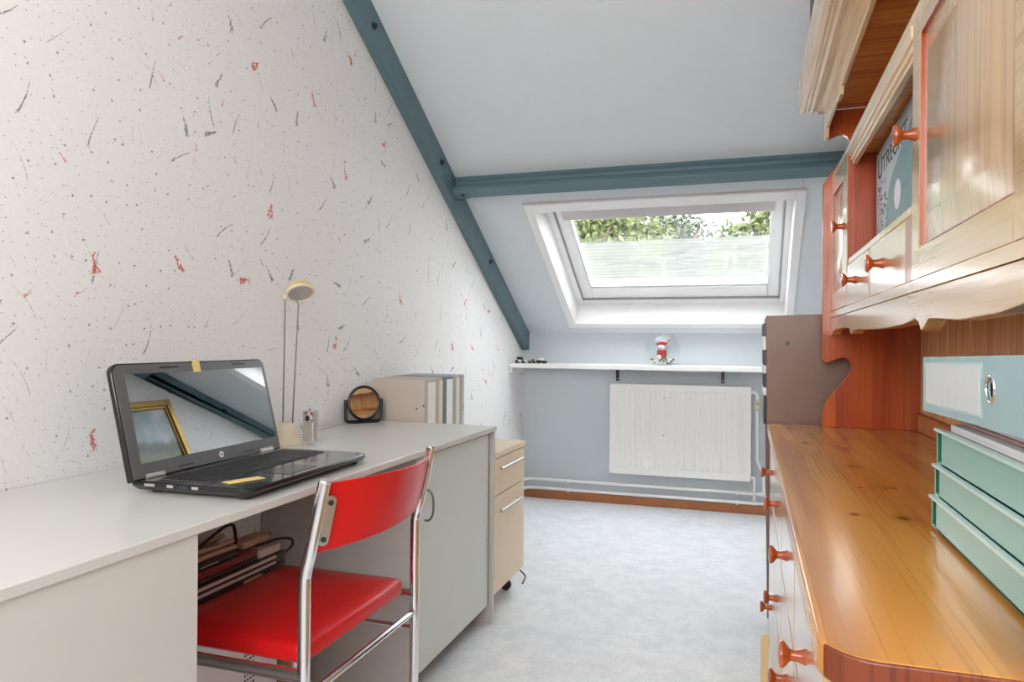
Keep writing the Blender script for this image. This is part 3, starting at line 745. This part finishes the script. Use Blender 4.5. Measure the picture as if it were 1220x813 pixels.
tag(MB().tube(smoothpath([(-1.30, 1.57, .506), (-1.25, 1.63, .500), (-1.228, 1.69, .503), (-1.218, 1.735, .492), (-1.222, 1.745, .470), (-1.24, 1.73, .452), (-1.26, 1.715, .445)]), .004, 8).build('cable', 'black_plastic'), 'black cable hooked round the right end of the laptop stack', 'cable')
pa = thing('power_adapter', (-1.30, 1.62, .5), 'brown power adapter lying on the laptop stack under the desk', 'adapter')
MB().box(-1.30, -1.25, 1.575, 1.685, .5005, .519).build('body', 'cable_beige', pa, bevel=.004); MB().tube([(-1.275, 1.685, .510), (-1.272, 1.715, .507)], .004, 8).build('lead', 'black_plastic', pa)

tag(MB().tube(smoothpath([(-1.05, 3.02, .10), (-.98, 3.06, .05), (-.945, 3.09, .006), (-.93, 3.03, .004), (-.925, 2.99, .004)]), .0035, 6).build('cable', 'black_plastic'), 'short black cable on the floor behind the maple drawer unit', 'cable')

# ------------------------------------------------------------------ toys and glass bowl on the wall shelf


def car(x, L, bodym, cabm, label, boxy=False):
    t = thing('toy_car', (x, 4.46, .912), label, 'toy car', rz=R(-10))
    h = L * .56
    MB().prism([(-L / 2, h * .22), (L / 2, h * .22), (L / 2, h * .5), (L * .2, h * .56), (-L * .42, h * .6), (-L / 2, h * .5)], 'y', -L * .2, L * .2).build('body', bodym, t, local=True, bevel=.001)
    cp = [(-L * .38, h * .57), (L * .20, h * .55), (L * .08, h), (-L * .30, h)] if not boxy else [(-L * .05, h * .57), (L * .3, h * .55), (L * .26, h), (-L * .02, h)]
    MB().prism(cp, 'y', -L * .17, L * .17).build('cabin', cabm, t, local=True, bevel=.001)
    for xx in (-L * .3, L * .3):
        for yy in (-L * .2, L * .2): MB().lathe([(h * .27, -.002), (h * .27, .002)], (xx, yy, h * .27), (0, 1, 0), 12).build('wheel', 'toy_black', t, local=True)


car(-1.402, .072, 'toy_white', 'toy_black', 'white toy car at the left end of the wall shelf')
car(-1.326, .05, 'toy_brown', 'toy_brown', 'small brown toy truck between two white toy cars on the shelf', True)
car(-1.262, .066, 'toy_black', 'toy_white', 'black and white toy car nearest the radiator on the shelf')

gx, gy = -.503, 4.53
gb = thing('glass_bowl', (gx, gy, .912), 'round clear glass bowl on the wall shelf below the skylight', 'bowl')
prof = [(.052, .0), (.055, .003), (.060, .012)] + [(.107 * math.cos(R(a)), .098 + .107 * math.sin(R(a))) for a in range(-50, 61, 8)] + [(.060, .188), (.066, .194)]
MB().lathe(prof + [(.063, .194), (.057, .186)] + [(.104 * math.cos(R(a)), .098 + .104 * math.sin(R(a))) for a in range(60, -51, -10)] + [(.050, .008)], (gx, gy, .912), (0, 0, 1), 36).build('glass', 'bowl_glass', gb)
for k_ in range(64):
    a = random.uniform(0, 6.28); rr_ = (.056, .066, .074)[k_ // 22 if k_ < 66 else 2] * math.sqrt(random.random()); lay = k_ // 22
    q = (gx + rr_ * math.cos(a), gy + rr_ * math.sin(a), .927 + lay * .011)
    o = MB().ball(q, .0092, 8, (1, 1, .8)).build('pebble', ('pebble_green', 'pebble_white', 'pebble_white', 'santa_red', 'pebble_green')[k_ % 5] if k_ % 15 != 3 else 'santa_red')
    cn = ('green', 'white', 'white', 'red', 'green')[k_ % 5]
    tag(o, '%s sweet in the layer at the bottom of the glass bowl' % cn, 'sweet', '%s sweets in the glass bowl' % cn)
sa = thing('figurine', (gx - .01, gy, .955), 'red and white figurine standing in the glass bowl', 'figurine')
MB().lathe([(.028, 0), (.030, .005), (.029, .05), (.022, .058)], (gx - .008, gy, .953), (0, 0, 1), 18).build('coat', 'santa_red', sa)
MB().ball((gx - .02, gy - .02, .962), .017, 12).build('sack', 'box_cream', sa)
MB().ball((gx - .012, gy - .004, 1.025), .020, 12, (1.2, 1, .8)).build('beard', 'pebble_white', sa)
MB().tube(smoothpath([(gx - .036, gy, 1.036), (gx - .01, gy, 1.047), (gx + .018, gy, 1.052), (gx + .036, gy, 1.068)]), [.014] * 6 + [.016] * 6 + [.010] * 6 + [.004], 10).build('hat', 'santa_red', sa)
MB().ball((gx + .037, gy, 1.069), .006, 8).build('bobble', 'toy_black', sa)

# ------------------------------------------------------------------ brown shelf unit behind the dresser
bs = thing('shelf_unit', (.28, 2.82, 0), 'tall brown laminate shelf unit standing behind the pine dresser', 'shelf unit')
MB().prism([(.074, 0), (.50, 0), (.50, 1.160), (.056, 1.148)], 'y', 2.66, 2.682).build('side_panel', 'brown_laminate', bs, bevel=.002)
MB().prism([(.074, 0), (.50, 0), (.50, 1.160), (.056, 1.148)], 'y', 2.93, 2.952).build('side_panel', 'brown_laminate', bs, bevel=.002)
MB().box(.48, .50, 2.682, 2.93, 0, 1.15).build('back_panel', 'brown_laminate', bs)
MB().box(.060, .48, 2.682, 2.93, 1.125, 1.145).build('top_board', 'brown_laminate', bs)
for zz in (.02, .28, .52, .745): MB().box(.085, .48, 2.682, 2.93, zz, zz + .016).build('shelf_board', 'brown_laminate', bs)
MB().lathe([(.007, 0), (.006, .002)], (.127, 2.66, 1.053), (0, -1, 0), 10).build('screw_cap', 'toy_black', bs)
z = 1.124
lab = iter(['uppermost', 'second from the top', 'third from the top', 'fourth from the top', 'fifth from the top', 'sixth from the top', 'lowest'])
for i, hh in enumerate((.046, .050, .052, .030, .048, .030, .10)):
    xo = .054 + (1.148 - (z - hh / 2)) * .0157
    bl = i % 2 == 0
    o = MB().box(xo - .008, xo + .16, 2.69, 2.925, z - hh + .001, z - .001)
    tag(o.build('flat_case', 'toy_black' if bl else 'toy_white', bevel=.002), '%s flat case jutting from the brown shelf unit, %s of its stack' % ('black' if bl else 'white', next(lab)), 'case')
    z -= hh

# ------------------------------------------------------------------ pine dresser (base)
ds = thing('dresser', (.30, 1.62, 0), 'long pine dresser base with red-brown knobs and an orange varnished top', 'dresser')
XF = .082
r_ = .05
out = [(.062 + r_, .635)] if False else []
out = arc(.0615 + .05, .684 + .05, .05, 270, 180, 8) + [(.062, 2.60), (.070, 2.612), (.535, 2.612), (.535, .684)]
MB().prism(out, 'z', .748, .780).build('countertop', 'pine_top', ds, bevel=.003, seg=2)
MB().prism([(.534, .6832)] + arc(.1115, .7338, .0506, 270, 205, 8) + arc(.1115, .7338, .046, 205, 270, 8) + [(.534, .688)], 'z', .7490, .7795).build('end_grain', 'end_grain', ds, bevel=.002)
MB().box(XF + .004, .53, .70, 2.585, .06, .748).build('carcass', 'pine_front', ds, bevel=.002)
MB().box(XF + .02, .52, .72, 2.57, 0, .06).build('plinth', 'pine_front', ds)
MB().box(.505, .535, .66, 2.555, .780, .835).build('back_rail', 'pine_under', ds, bevel=.003)


def knob(parent, x, y, z, r=.017, l=.032, ax=(-1, 0, 0)):
    return MB().lathe([(r * .62, 0), (r * .55, .003), (r * .40, l * .35), (r * .42, l * .55), (r * .85, l * .74), (r, l * .85), (r * .95, l * .95), (r * .6, l), (0, l * 1.01)], (x, y, z), ax, 20).build('knob', 'knob_wood', parent)


YS = [.745, 1.20, 1.65, 2.10, 2.565]
for a_, b_ in zip(YS[:-1], YS[1:]):
    d_ = MB().box(XF - .012, XF + .004, a_ + .004, b_ - .004, .575, .742).build('drawer', 'pine_front', ds, bevel=.002)
    MB().box(XF + .001, XF + .004, b_ - .0038, b_ + .0038, .575, .742).build('shadow_gap', 'desk_edge_brown', ds)
    knob(d_, XF - .012, (a_ + b_) / 2 if b_ < 2.5 else 2.33, .66)
for (a_, b_, za, zb, ky, kz) in ((1.20, 1.65, .375, .567, 1.43, .43), (1.65, 2.10, .375, .567, 1.875, .43), (.745, 1.20, .375, .567, .974, .43)):
    d_ = MB().box(XF - .012, XF + .004, a_ + .004, b_ - .004, za, zb).build('drawer', 'pine_front', ds, bevel=.002); knob(d_, XF - .012, ky, kz)
for (a_, b_) in ((1.20, 1.65), (1.65, 2.10), (.745, 1.20)):
    MB().box(XF - .012, XF + .004, a_ + .004, b_ - .004, .07, .367).build('drawer', 'pine_front', ds, bevel=.002)
d_ = MB().box(XF - .012, XF + .004, 2.105, 2.561, .07, .567).build('door', 'pine_front', ds, bevel=.002); knob(d_, XF - .012, 2.33, .25)
for yy in (2.10, 1.65): MB().box(XF + .001, XF + .004, yy - .0048, yy + .0048, .12, .45).build('shadow_gap', 'desk_edge_brown', ds)
tag(MB().box(.037, .057, 2.06, 2.08, 0, .26).build('batten', 'batten', bevel=.001), 'pale wooden batten standing upright in front of the dresser doors', 'batten')

# ------------------------------------------------------------------ pine hutch on the dresser
hu = thing('hutch', (.38, 1.64, .780), 'pine hutch with panelled doors and a moulded cornice standing on the dresser', 'hutch')
Y0, Y1 = .700, 2.56
side = [(.53, .780), (.228, .780), (.228, .830), (.236, .855), (.258, .888), (.290, .928), (.306, .950), (.316, .972), (.314, .990), (.306, 1.002), (.294, 1.008), (.278, 1.004), (.260, .996), (.245, .991), (.234, .992), (.228, 1.000), (.228, 1.575), (.250, 1.608), (.278, 1.648), (.300, 1.672), (.309, 1.690), (.308, 1.708), (.298, 1.726), (.284, 1.735), (.268, 1.731), (.252, 1.724), (.238, 1.719), (.228, 1.720), (.228, 1.815), (.53, 1.815)]
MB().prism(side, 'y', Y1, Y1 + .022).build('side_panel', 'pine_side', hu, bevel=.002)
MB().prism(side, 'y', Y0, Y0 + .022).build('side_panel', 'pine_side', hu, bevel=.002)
nb = 17; bw = (Y1 - Y0 - .024) / nb
for i in range(nb):
    ya = Y0 + .023 + i * bw
    MB().box(.512 + random.uniform(0, .0015), .528, ya + .0012, ya + bw - .0012, .836, 1.80).build('board', 'pine_back', hu, bevel=.0025, seg=1)
for i in range(14):
    bw2 = (Y1 - Y0 - .024) / 14; ya = Y0 + .023 + i * bw2
    MB().box(.24, .528, ya + .0006, ya + bw2 - .0006, 1.815 + random.uniform(0, .001), 1.832).build('top_plank', 'pine_under', hu, bevel=.0015, seg=1)
XH = .264
MB().box(XH, .512, Y0 + .023, Y1 - .001, 1.138, 1.152).build('bottom_board', 'pine_under', hu)
MB().box(XH + .02, .512, Y0 + .023, Y1 - .001, 1.570, 1.588).build('cabinet_top', 'pine_under', hu)
MB().box(XH + .010, .512, 1.350, 2.160, 1.268, 1.284).build('niche_floor', 'pine_under', hu)
MB().box(XH - .010, XH + .012, Y0 + .023, Y1 - .001, 1.586, 1.600).build('top_rail', 'pine_pale', hu, bevel=.002)
m = MB().box(XH - .010, XH + .016, 1.350, 2.150, 1.562, 1.586); m.box(XH - .005, XH + .014, 1.350, 2.150, 1.550, 1.562); m.box(XH, XH + .014, 1.350, 2.150, 1.540, 1.550)
m.build('niche_moulding', 'pine_pale', hu, bevel=.0025)
for ya in (2.150, 1.340): MB().box(XH + .004, .512, ya, ya + .018, 1.152, 1.570).build('divider', 'pine_red', hu, bevel=.002)
MB().box(XH - .008, XH + .012, 1.352, 2.150, 1.268, 1.284).build('niche_rail', 'pine_front', hu, bevel=.002)
# lower rail and scalloped skirt
MB().box(XH - .013, XH + .018, Y0 + .023, Y1 - .001, 1.1365, 1.1545).build('lower_rail', 'pine_front', hu)


def zs(y):
    k = [(.72, 1.100), (.80, 1.094), (.90, 1.086), (1.05, 1.083), (1.17, 1.089), (1.215, 1.090), (1.24, 1.078), (1.262, 1.073), (1.272, 1.085), (1.30, 1.092), (1.40, 1.086), (1.55, 1.083), (1.75, 1.084), (1.95, 1.088), (2.02, 1.086), (2.06, 1.078), (2.075, 1.078), (2.09, 1.092), (2.2, 1.098), (2.4, 1.097), (2.49, 1.092), (2.52, 1.082), (2.55, 1.078), (2.56, 1.078)]
    for (ya, za), (yb, zb) in zip(k, k[1:]):
        if ya <= y <= yb: return za + (zb - za) * (y - ya) / (yb - ya)
    return 1.09


ysl = [Y0 + .023 + (Y1 - .001 - Y0 - .023) * i / 150 for i in range(151)]
MB().prism([(ysl[0], 1.136), (ysl[-1], 1.136)] + [(y, zs(y)) for y in reversed(ysl)], 'x', XH - .011, XH + .016).build('skirt', 'pine_front', hu, bevel=.0015)
# cornice
cp = [(.228, 1.815), (.2135, 1.812), (.211, 1.820), (.207, 1.825), (.202, 1.825), (.197, 1.820), (.194, 1.816), (.186, 1.818), (.182, 1.827), (.176, 1.829), (.172, 1.822), (.168, 1.820), (.157, 1.822), (.153, 1.832), (.154, 1.870), (.148, 1.90), (.24, 1.90), (.24, 1.816)]
MB().prism(cp, 'y', Y0 - .03, Y1 + .03).build('cornice', 'pine_pale', hu)
fz = []
for i in range(121):
    y = Y0 + .023 + (Y1 - Y0 - .024) * i / 120
    e = min(abs(y - Y0), abs(y - Y1)); zz = 1.742
    if e < .05: zz = 1.715
    if abs(y - 2.16) < .035 or abs(y - 1.10) < .035: zz = 1.728
    if 2.10 < y < 2.125 or 1.16 > y > 1.135: zz = 1.752
    fz.append((y, zz))
MB().prism([(fz[0][0], 1.815), (fz[-1][0], 1.815)] + fz[::-1], 'x', .2285, .2395).build('frieze', 'pine_pale', hu, bevel=.001)


def pdoor(y0, y1, z0, z1, fw, ky, kz, bv, pr):
    d = MB(); xa, xb = XH - pr, XH + .004
    d.box(xa, xb, y0, y0 + fw[0], z0, z1); d.box(xa, xb, y1 - fw[1], y1, z0, z1)
    d.box(xa, xb, y0 + fw[0], y1 - fw[1], z0, z0 + fw[2]); d.box(xa, xb, y0 + fw[0], y1 - fw[1], z1 - fw[3], z1)
    do = d.build('door', 'pine_front', hu, bevel=.0015)
    a, b, c_, e = y0 + fw[0], y1 - fw[1], z0 + fw[2], z1 - fw[3]
    # fielded panel: flat raised middle with a bevel on all four sides
    p = MB(); xo, xi = XH - .0035, xa + .0005; g = bv * .12
    p.add([(xo, a, c_), (xo, b, c_), (xo, b, e), (xo, a, e), (xi + .0022, a + bv - g, c_ + bv - g), (xi + .0022, b - bv + g, c_ + bv - g), (xi + .0022, b - bv + g, e - bv + g), (xi + .0022, a + bv - g, e - bv + g),
           (xi, a + bv, c_ + bv), (xi, b - bv, c_ + bv), (xi, b - bv, e - bv), (xi, a + bv, e - bv)],
          [(8, 9, 10, 11)] + [(i + k, (i + 1) % 4 + k, (i + 1) % 4 + 4 + k, i + 4 + k) for k in (0, 4) for i in range(4)] + [(0, 3, 2, 1)])
    p.build('panel', 'pine_panel', do)
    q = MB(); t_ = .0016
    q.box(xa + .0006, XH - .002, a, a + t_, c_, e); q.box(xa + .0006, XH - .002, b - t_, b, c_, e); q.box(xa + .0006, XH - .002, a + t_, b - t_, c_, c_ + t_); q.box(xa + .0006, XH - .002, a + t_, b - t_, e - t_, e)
    q.build('recess_strip', 'pine_red', do)  # thin dark red strips lining the panel recess on all four sides
    knob(do, xa, ky, kz, .018, .034)
    return do


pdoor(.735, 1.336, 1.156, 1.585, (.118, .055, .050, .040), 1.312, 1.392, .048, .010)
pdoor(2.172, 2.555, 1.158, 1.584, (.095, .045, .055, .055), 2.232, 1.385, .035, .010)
for (a_, b_, ky) in ((1.780, 2.158, 1.99), (1.386, 1.766, 1.60)):
    d_ = MB().box(XH - .010, XH + .004, a_, b_, 1.156, 1.266).build('drawer', 'pine_front', hu, bevel=.002)
    knob(d_, XH - .010, ky, 1.214, .018, .034)
MB().box(XH - .006, XH + .004, 1.7665, 1.7795, 1.157, 1.265).build('gap_shade_strip', 'desk_edge_brown', hu)  # dark strip imitating the shade in the gap between the two drawers
MB().box(XH - .0092, XH + .004, 1.339, 1.3855, 1.157, 1.265).build('gap_shade_strip', 'pine_red', hu)  # dark red strip imitating shade in the gap beside the near drawer
MB().box(XH - .0092, XH + .004, 2.1585, 2.1715, 1.157, 1.583).build('face_stile', 'pine_red', hu)
# book in the niche
bk = thing('book', (.345, 1.86, 1.284), 'large grey book titled UTRECHT leaning in the open niche of the hutch', 'book')
BM = Matrix.Translation((.322, 2.118, 1.2845)) @ Matrix.Rotation(R(-.5), 4, 'Z') @ Matrix.Rotation(R(-1.5), 4, 'X')
# local: x = depth, y = minus width, z = up
m = MB(); m.M = BM; m.box(0, .012, -.50, 0, .003, .265).build('pages', 'paper', bk, bevel=.001)
m = MB(); m.M = BM; co_ = m.box(-.002, -.0002, -.502, .001, .003, .268).build('cover', 'binder_teal', bk)
co_.data.materials[0] = plain('book_cover', (.50, .56, .58), .5, var=.12, vscale=25)
TM = BM @ Matrix(((0, 0, -1, -.0022), (-1, 0, 0, -.020), (0, 1, 0, .195), (0, 0, 0, 1))) @ Matrix.Diagonal((1.45, 1, 1, 1))
text_mesh('title', 'U', .075, TM, 'book_black', bk, .0003).location = -bk.location
text_mesh('title', 'TRECHT', .058, TM @ Matrix.Translation((.052, .004, 0)), 'book_black', bk, .0003).location = -bk.location
plain('cover_teal', (.20, .34, .36), .5, var=.15, vscale=40)
m = MB(); m.M = BM
m.prism([(-.14, .03), (-.49, .03), (-.49, .235), (-.30, .18), (-.20, .15), (-.15, .10)], 'x', -.0026, -.0021)
m.build('cover_picture', 'cover_teal', bk)
m = MB(); m.M = BM @ Matrix.Translation((-.0029, -.300, .10)) @ Matrix.Diagonal((1, 1.5, 1.3, 1)); m.lathe([(.026, 0), (.026, .0004)], (0, 0, 0), (1, 0, 0), 24).build('oval', 'paper', bk)
m = MB(); m.M = BM
for i in range(110):
    yy = -.02 - random.random() * .22; zz = .012 + random.random() * .165
    if -yy > .15 and zz > .03 + 1.2 * (.24 + yy): continue
    m.box(-.0027, -.0022, yy - random.uniform(.004, .012), yy, zz, zz + random.uniform(.002, .007))
tag(m.build('cover_marks', 'book_black', bk), kind='stuff')

tag(MB().box(.158, .46, 1.70, 2.20, 1.9005, 2.25).build('storage_box', 'dark_box', bevel=.004), 'dark grey storage box on top of the hutch behind the cornice', 'box')

# ------------------------------------------------------------------ letter trays, papers, binder
TX, TY0, TY1 = .262, .800, 1.205


def tray(zb, h, lab, dy, dx):
    t = thing('letter_tray', (TX + .12, 1.0, zb), lab, 'letter tray')
    y0, y1, xa, xb = TY0 + dy, TY1 + dy, TX + dx, TX + dx + .245
    MB().box(xa, xb, y0, y1, zb, zb + .003).build('base', 'tray_green', t)
    MB().box(xa, xa + .003, y0, y1 - .026, zb + .0005, zb + h - .004).build('side_wall', 'tray_green', t)
    MB().box(xb - .003, xb, y0, y1, zb + .003, zb + h - .004).build('side_wall', 'tray_green', t)
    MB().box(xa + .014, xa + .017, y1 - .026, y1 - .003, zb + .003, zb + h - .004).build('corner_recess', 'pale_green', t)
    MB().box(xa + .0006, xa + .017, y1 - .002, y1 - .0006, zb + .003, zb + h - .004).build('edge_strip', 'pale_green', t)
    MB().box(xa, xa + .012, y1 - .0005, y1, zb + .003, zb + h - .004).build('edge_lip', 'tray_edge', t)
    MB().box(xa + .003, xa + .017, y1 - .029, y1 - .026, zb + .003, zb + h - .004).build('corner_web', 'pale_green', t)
    MB().prism([(xa - .004, zb + h - .004), (xa + .004, zb + h - .004), (xa + .004, zb + h), (xa - .004, zb + h)], 'y', y0, y1 + .001).build('rim', 'tray_edge', t)
    MB().box(xa, xb, y0, y0 + .003, zb + .003, zb + h - .004).build('end_wall', 'tray_green', t)
    MB().box(xa + .017, xb, y1 - .0035, y1 - .0005, zb + .003, zb + h - .02).build('end_wall', 'tray_green', t)
    return t


t1 = tray(.7845, .046, 'green plastic letter tray at the bottom of the stack on the dresser', .003, -.003)
for q in (.85, 1.15): MB().box(TX + .01, TX + .03, q - .01, q + .01, .780, .7845).build('foot', 'black_plastic', t1)
tray(.831, .046, 'green plastic letter tray in the middle of the stack', 0, 0)
tray(.8775, .052, 'green plastic letter tray on top of the stack, full of papers', -.002, .002)
z = .884
for i in range(12):
    mt = ('paper', 'paper_grey', 'paper', 'paper', 'paper_red', 'paper')[i % 6]; th_ = .0052 + .001 * (i % 2)
    dx = .0075 + (i > 9) * .012 + random.uniform(0, .004); dy = -.012 - random.uniform(0, .012) - (i > 7) * .012 * (i - 7)
    o = MB().box(TX + dx, TX + .236, TY0 + .01, TY1 + dy - .01, z, z + th_ - .0008).build('document', mt, bevel=.0004, seg=1); z += th_
    tag(o, 'bundle of papers lying flat in the top letter tray', 'papers', 'papers in the top letter tray')
ZBN = z + .0005
bn = thing('ring_binder', (TX + .14, 1.0, ZBN), 'pale teal lever arch binder lying on the papers with its label towards the room', 'binder')
tilt = Matrix.Translation((0, 1.225, ZBN)) @ Matrix.Rotation(R(-1.3), 4, 'X') @ Matrix.Translation((0, -1.225, -ZBN))
yb0, yb1, xb0, xb1, BH = .79, 1.225, .250, .52, .080


def bbox(m): m.M = tilt; return m


ZT = ZBN + BH
bbox(MB()).box(xb0 + .004, xb1, yb0, yb1 - .004, ZBN, ZBN + .003).build('lower_cover', 'binder_teal', bn)
bbox(MB()).box(xb0 + .004, xb1, yb0, yb1 - .004, ZT - .003, ZT).build('upper_cover', 'binder_teal', bn)
# spine with a real finger hole
yc, zc_ = .905, ZBN + .044
hr = .013
m = bbox(MB()); K = 28
inner = [(yc + hr * math.cos(2 * math.pi * i / K), zc_ + hr * math.sin(2 * math.pi * i / K)) for i in range(K)]


def edge(i):
    a = 2 * math.pi * i / K; c_, s_ = math.cos(a), math.sin(a); ts = []
    if c_ > 1e-9: ts.append((yb1 - yc) / c_)
    if c_ < -1e-9: ts.append((yb0 - yc) / c_)
    if s_ > 1e-9: ts.append((ZT - zc_) / s_)
    if s_ < -1e-9: ts.append((ZBN - zc_) / s_)
    t = min(ts); return (yc + c_ * t, zc_ + s_ * t)


outr = [edge(i) for i in range(K)]
cor = {}
for cy_, cz_ in ((yb1, ZT), (yb1, ZBN), (yb0, ZT), (yb0, ZBN)):
    a = math.atan2(cz_ - zc_, cy_ - yc) % (2 * math.pi); outr[round(a / (2 * math.pi) * K) % K] = (cy_, cz_)
vs = [(x, p[0], p[1]) for x in (xb0, xb0 + .003) for p in inner] + [(x, p[0], p[1]) for x in (xb0, xb0 + .003) for p in outr]
fs = []
for i in range(K):
    j = (i + 1) % K
    fs += [(i, j, 2 * K + j, 2 * K + i), (K + i, K + j, 3 * K + j, 3 * K + i), (i, j, K + j, K + i), (2 * K + i, 2 * K + j, 3 * K + j, 3 * K + i)]
sp = m.add(vs, fs).build('spine', 'binder_teal', bn)
bbox(MB()).tube([(xb0 - .0005, yc + (hr + .001) * math.cos(2 * math.pi * i / 32), zc_ + (hr + .001) * math.sin(2 * math.pi * i / 32)) for i in range(33)], .0017, 8, caps=False).build('finger_ring', 'chrome', sp)
bbox(MB()).box(xb0 - .0008, xb0, .945, 1.205, ZBN + .013, ZBN + .070).build('spine_label', 'label_paper', sp)
bbox(MB()).prism([(.935, ZBN + .010), (1.212, ZBN + .010), (1.212, ZBN + .073), (.935, ZBN + .073), (.935, ZBN + .055), (.941, ZBN + .050), (.941, ZBN + .026), (.935, ZBN + .021)], 'x', xb0 - .0004, xb0 - .00005).build('label_pocket', 'binder_pocket', sp)
bbox(MB()).box(xb0 + .05, xb1 - .03, yb0 + .02, yb1 - .02, ZBN + .004, ZBN + .045).build('pages', 'paper', bn)

# ------------------------------------------------------------------ painting on the right wall (seen in the laptop screen)
pt = thing('painting', (.525, 3.10, 1.10), 'gold-framed landscape painting on the right wall, seen reflected in the laptop screen', 'painting')
pa0, pa1, pz0, pz1 = 2.72, 3.50, 1.06, 1.63
m = MB()
for k_, (wd, xx) in enumerate(((.05, .522), (.035, .512), (.018, .518))):
    m.box(xx, .544, pa0, pa0 + wd, pz0, pz1); m.box(xx, .544, pa1 - wd, pa1, pz0, pz1); m.box(xx, .544, pa0 + wd, pa1 - wd, pz0, pz0 + wd); m.box(xx, .544, pa0 + wd, pa1 - wd, pz1 - wd, pz1)
m.build('frame', 'gold_frame', pt, bevel=.003)
k = NT('painted_landscape'); x_, y_, z_ = k.sep(k.obj())
nz = k.noise(k.obj(), 6, 5); fy = k.m('MULTIPLY_ADD', k.m('SUBTRACT', nz, .5), .12, z_)
c = k.mix(k.smooth(fy, .10, .20), col(.30, .24, .12), col(.16, .17, .07)); c = k.mix(k.smooth(fy, .20, .24), c, col(.04, .07, .05)); c = k.mix(k.smooth(fy, .26, .30), c, k.mix(k.smooth(nz, .4, .65), col(.22, .30, .33), col(.50, .52, .50)))
k.t.links.new(c, k.b.inputs['Base Color']); k.b.inputs['Roughness'].default_value = .35; MATS['painted_landscape'] = k.mat
MB().box(.530, .543, pa0 + .04, pa1 - .04, pz0 + .04, pz1 - .04).build('canvas', 'painted_landscape', pt)

# ------------------------------------------------------------------ trees outside the skylight
struct('ground', MB().box(-30, 30, 6, 60, -6.2, -6), 'grass_ground')


def tree(x, y, zc_, rx, rz_, n, mat, label):
    t = thing('tree', (x, y, -6), label, 'tree')
    MB().tube(smoothpath([(x, y, -6), (x + .1, y, -3), (x - .1, y, zc_ - rz_ * .4), (x + .15, y, zc_ + rz_ * .5)]), [.28 - .012 * i for i in range(19)], 8).build('trunk', 'bark', t)
    for k_ in range(5):
        a = random.uniform(0, 6.28); MB().tube(smoothpath([(x, y, zc_ - rz_ * .5), (x + rx * .4 * math.cos(a), y + rx * .4 * math.sin(a), zc_), (x + rx * .8 * math.cos(a), y + rx * .8 * math.sin(a), zc_ + rz_ * random.uniform(.1, .5))], 4), [.09 - .009 * i for i in range(9)], 6).build('branch', 'bark', t)
    m = MB(); blobs = [(x + rx * random.uniform(-.75, .75), y + rx * random.uniform(-.6, .6), zc_ + rz_ * (-.85 + 1.5 * ((q_ * .618) % 1)), random.uniform(.26, .42) * rx) for q_ in range(26)]
    for _ in range(n):
        bx_, by_, bz_, br_ = random.choice(blobs)
        d = Vector((random.gauss(0, 1), random.gauss(0, 1), random.gauss(0, 1))).normalized() * br_ * random.random() ** .4
        q = Vector((bx_, by_, bz_)) + d; s_ = random.uniform(.04, .085)
        u_ = Vector((random.gauss(0, 1), random.gauss(0, 1), random.gauss(0, 1))).normalized() * s_; v_ = u_.orthogonal().normalized() * s_ * .6
        m.add([q - u_, q + v_, q + u_, q - v_], [(0, 1, 2, 3)])
    tag(m.build('foliage', mat, t, smooth=False), kind='stuff')


tree(-3.0, 13.0, 2.35, 1.7, 1.35, 20000, 'leaf', 'bright green leafy tree on the left outside the skylight')
tree(-1.4, 18.0, 2.9, 1.6, 1.6, 16000, 'leaf_dark', 'grey-green tree in the middle of the view outside the skylight')
tree(.4, 13.0, 2.3, 1.3, 1.4, 11000, 'leaf', 'light green tree on the right outside the skylight')

# groups for repeated kinds
for o in bpy.data.objects:
    g = {'file_box': 'files standing in a row on the drawer unit', 'letter_tray': 'green letter trays stacked on the dresser', 'flat_case': 'flat cases stacked in the brown shelf unit',
         'toy_car': 'toy cars on the wall shelf', 'closed_laptop': 'closed laptops stacked under the desk', 'tree': 'trees outside the skylight', 'roof_beam': 'blue-grey roof beams', 'sticky_tape': 'yellow tapes on the laptop'}.get(o.name.split('.')[0])
    if g and o.parent is None and 'group' not in o: o['group'] = g
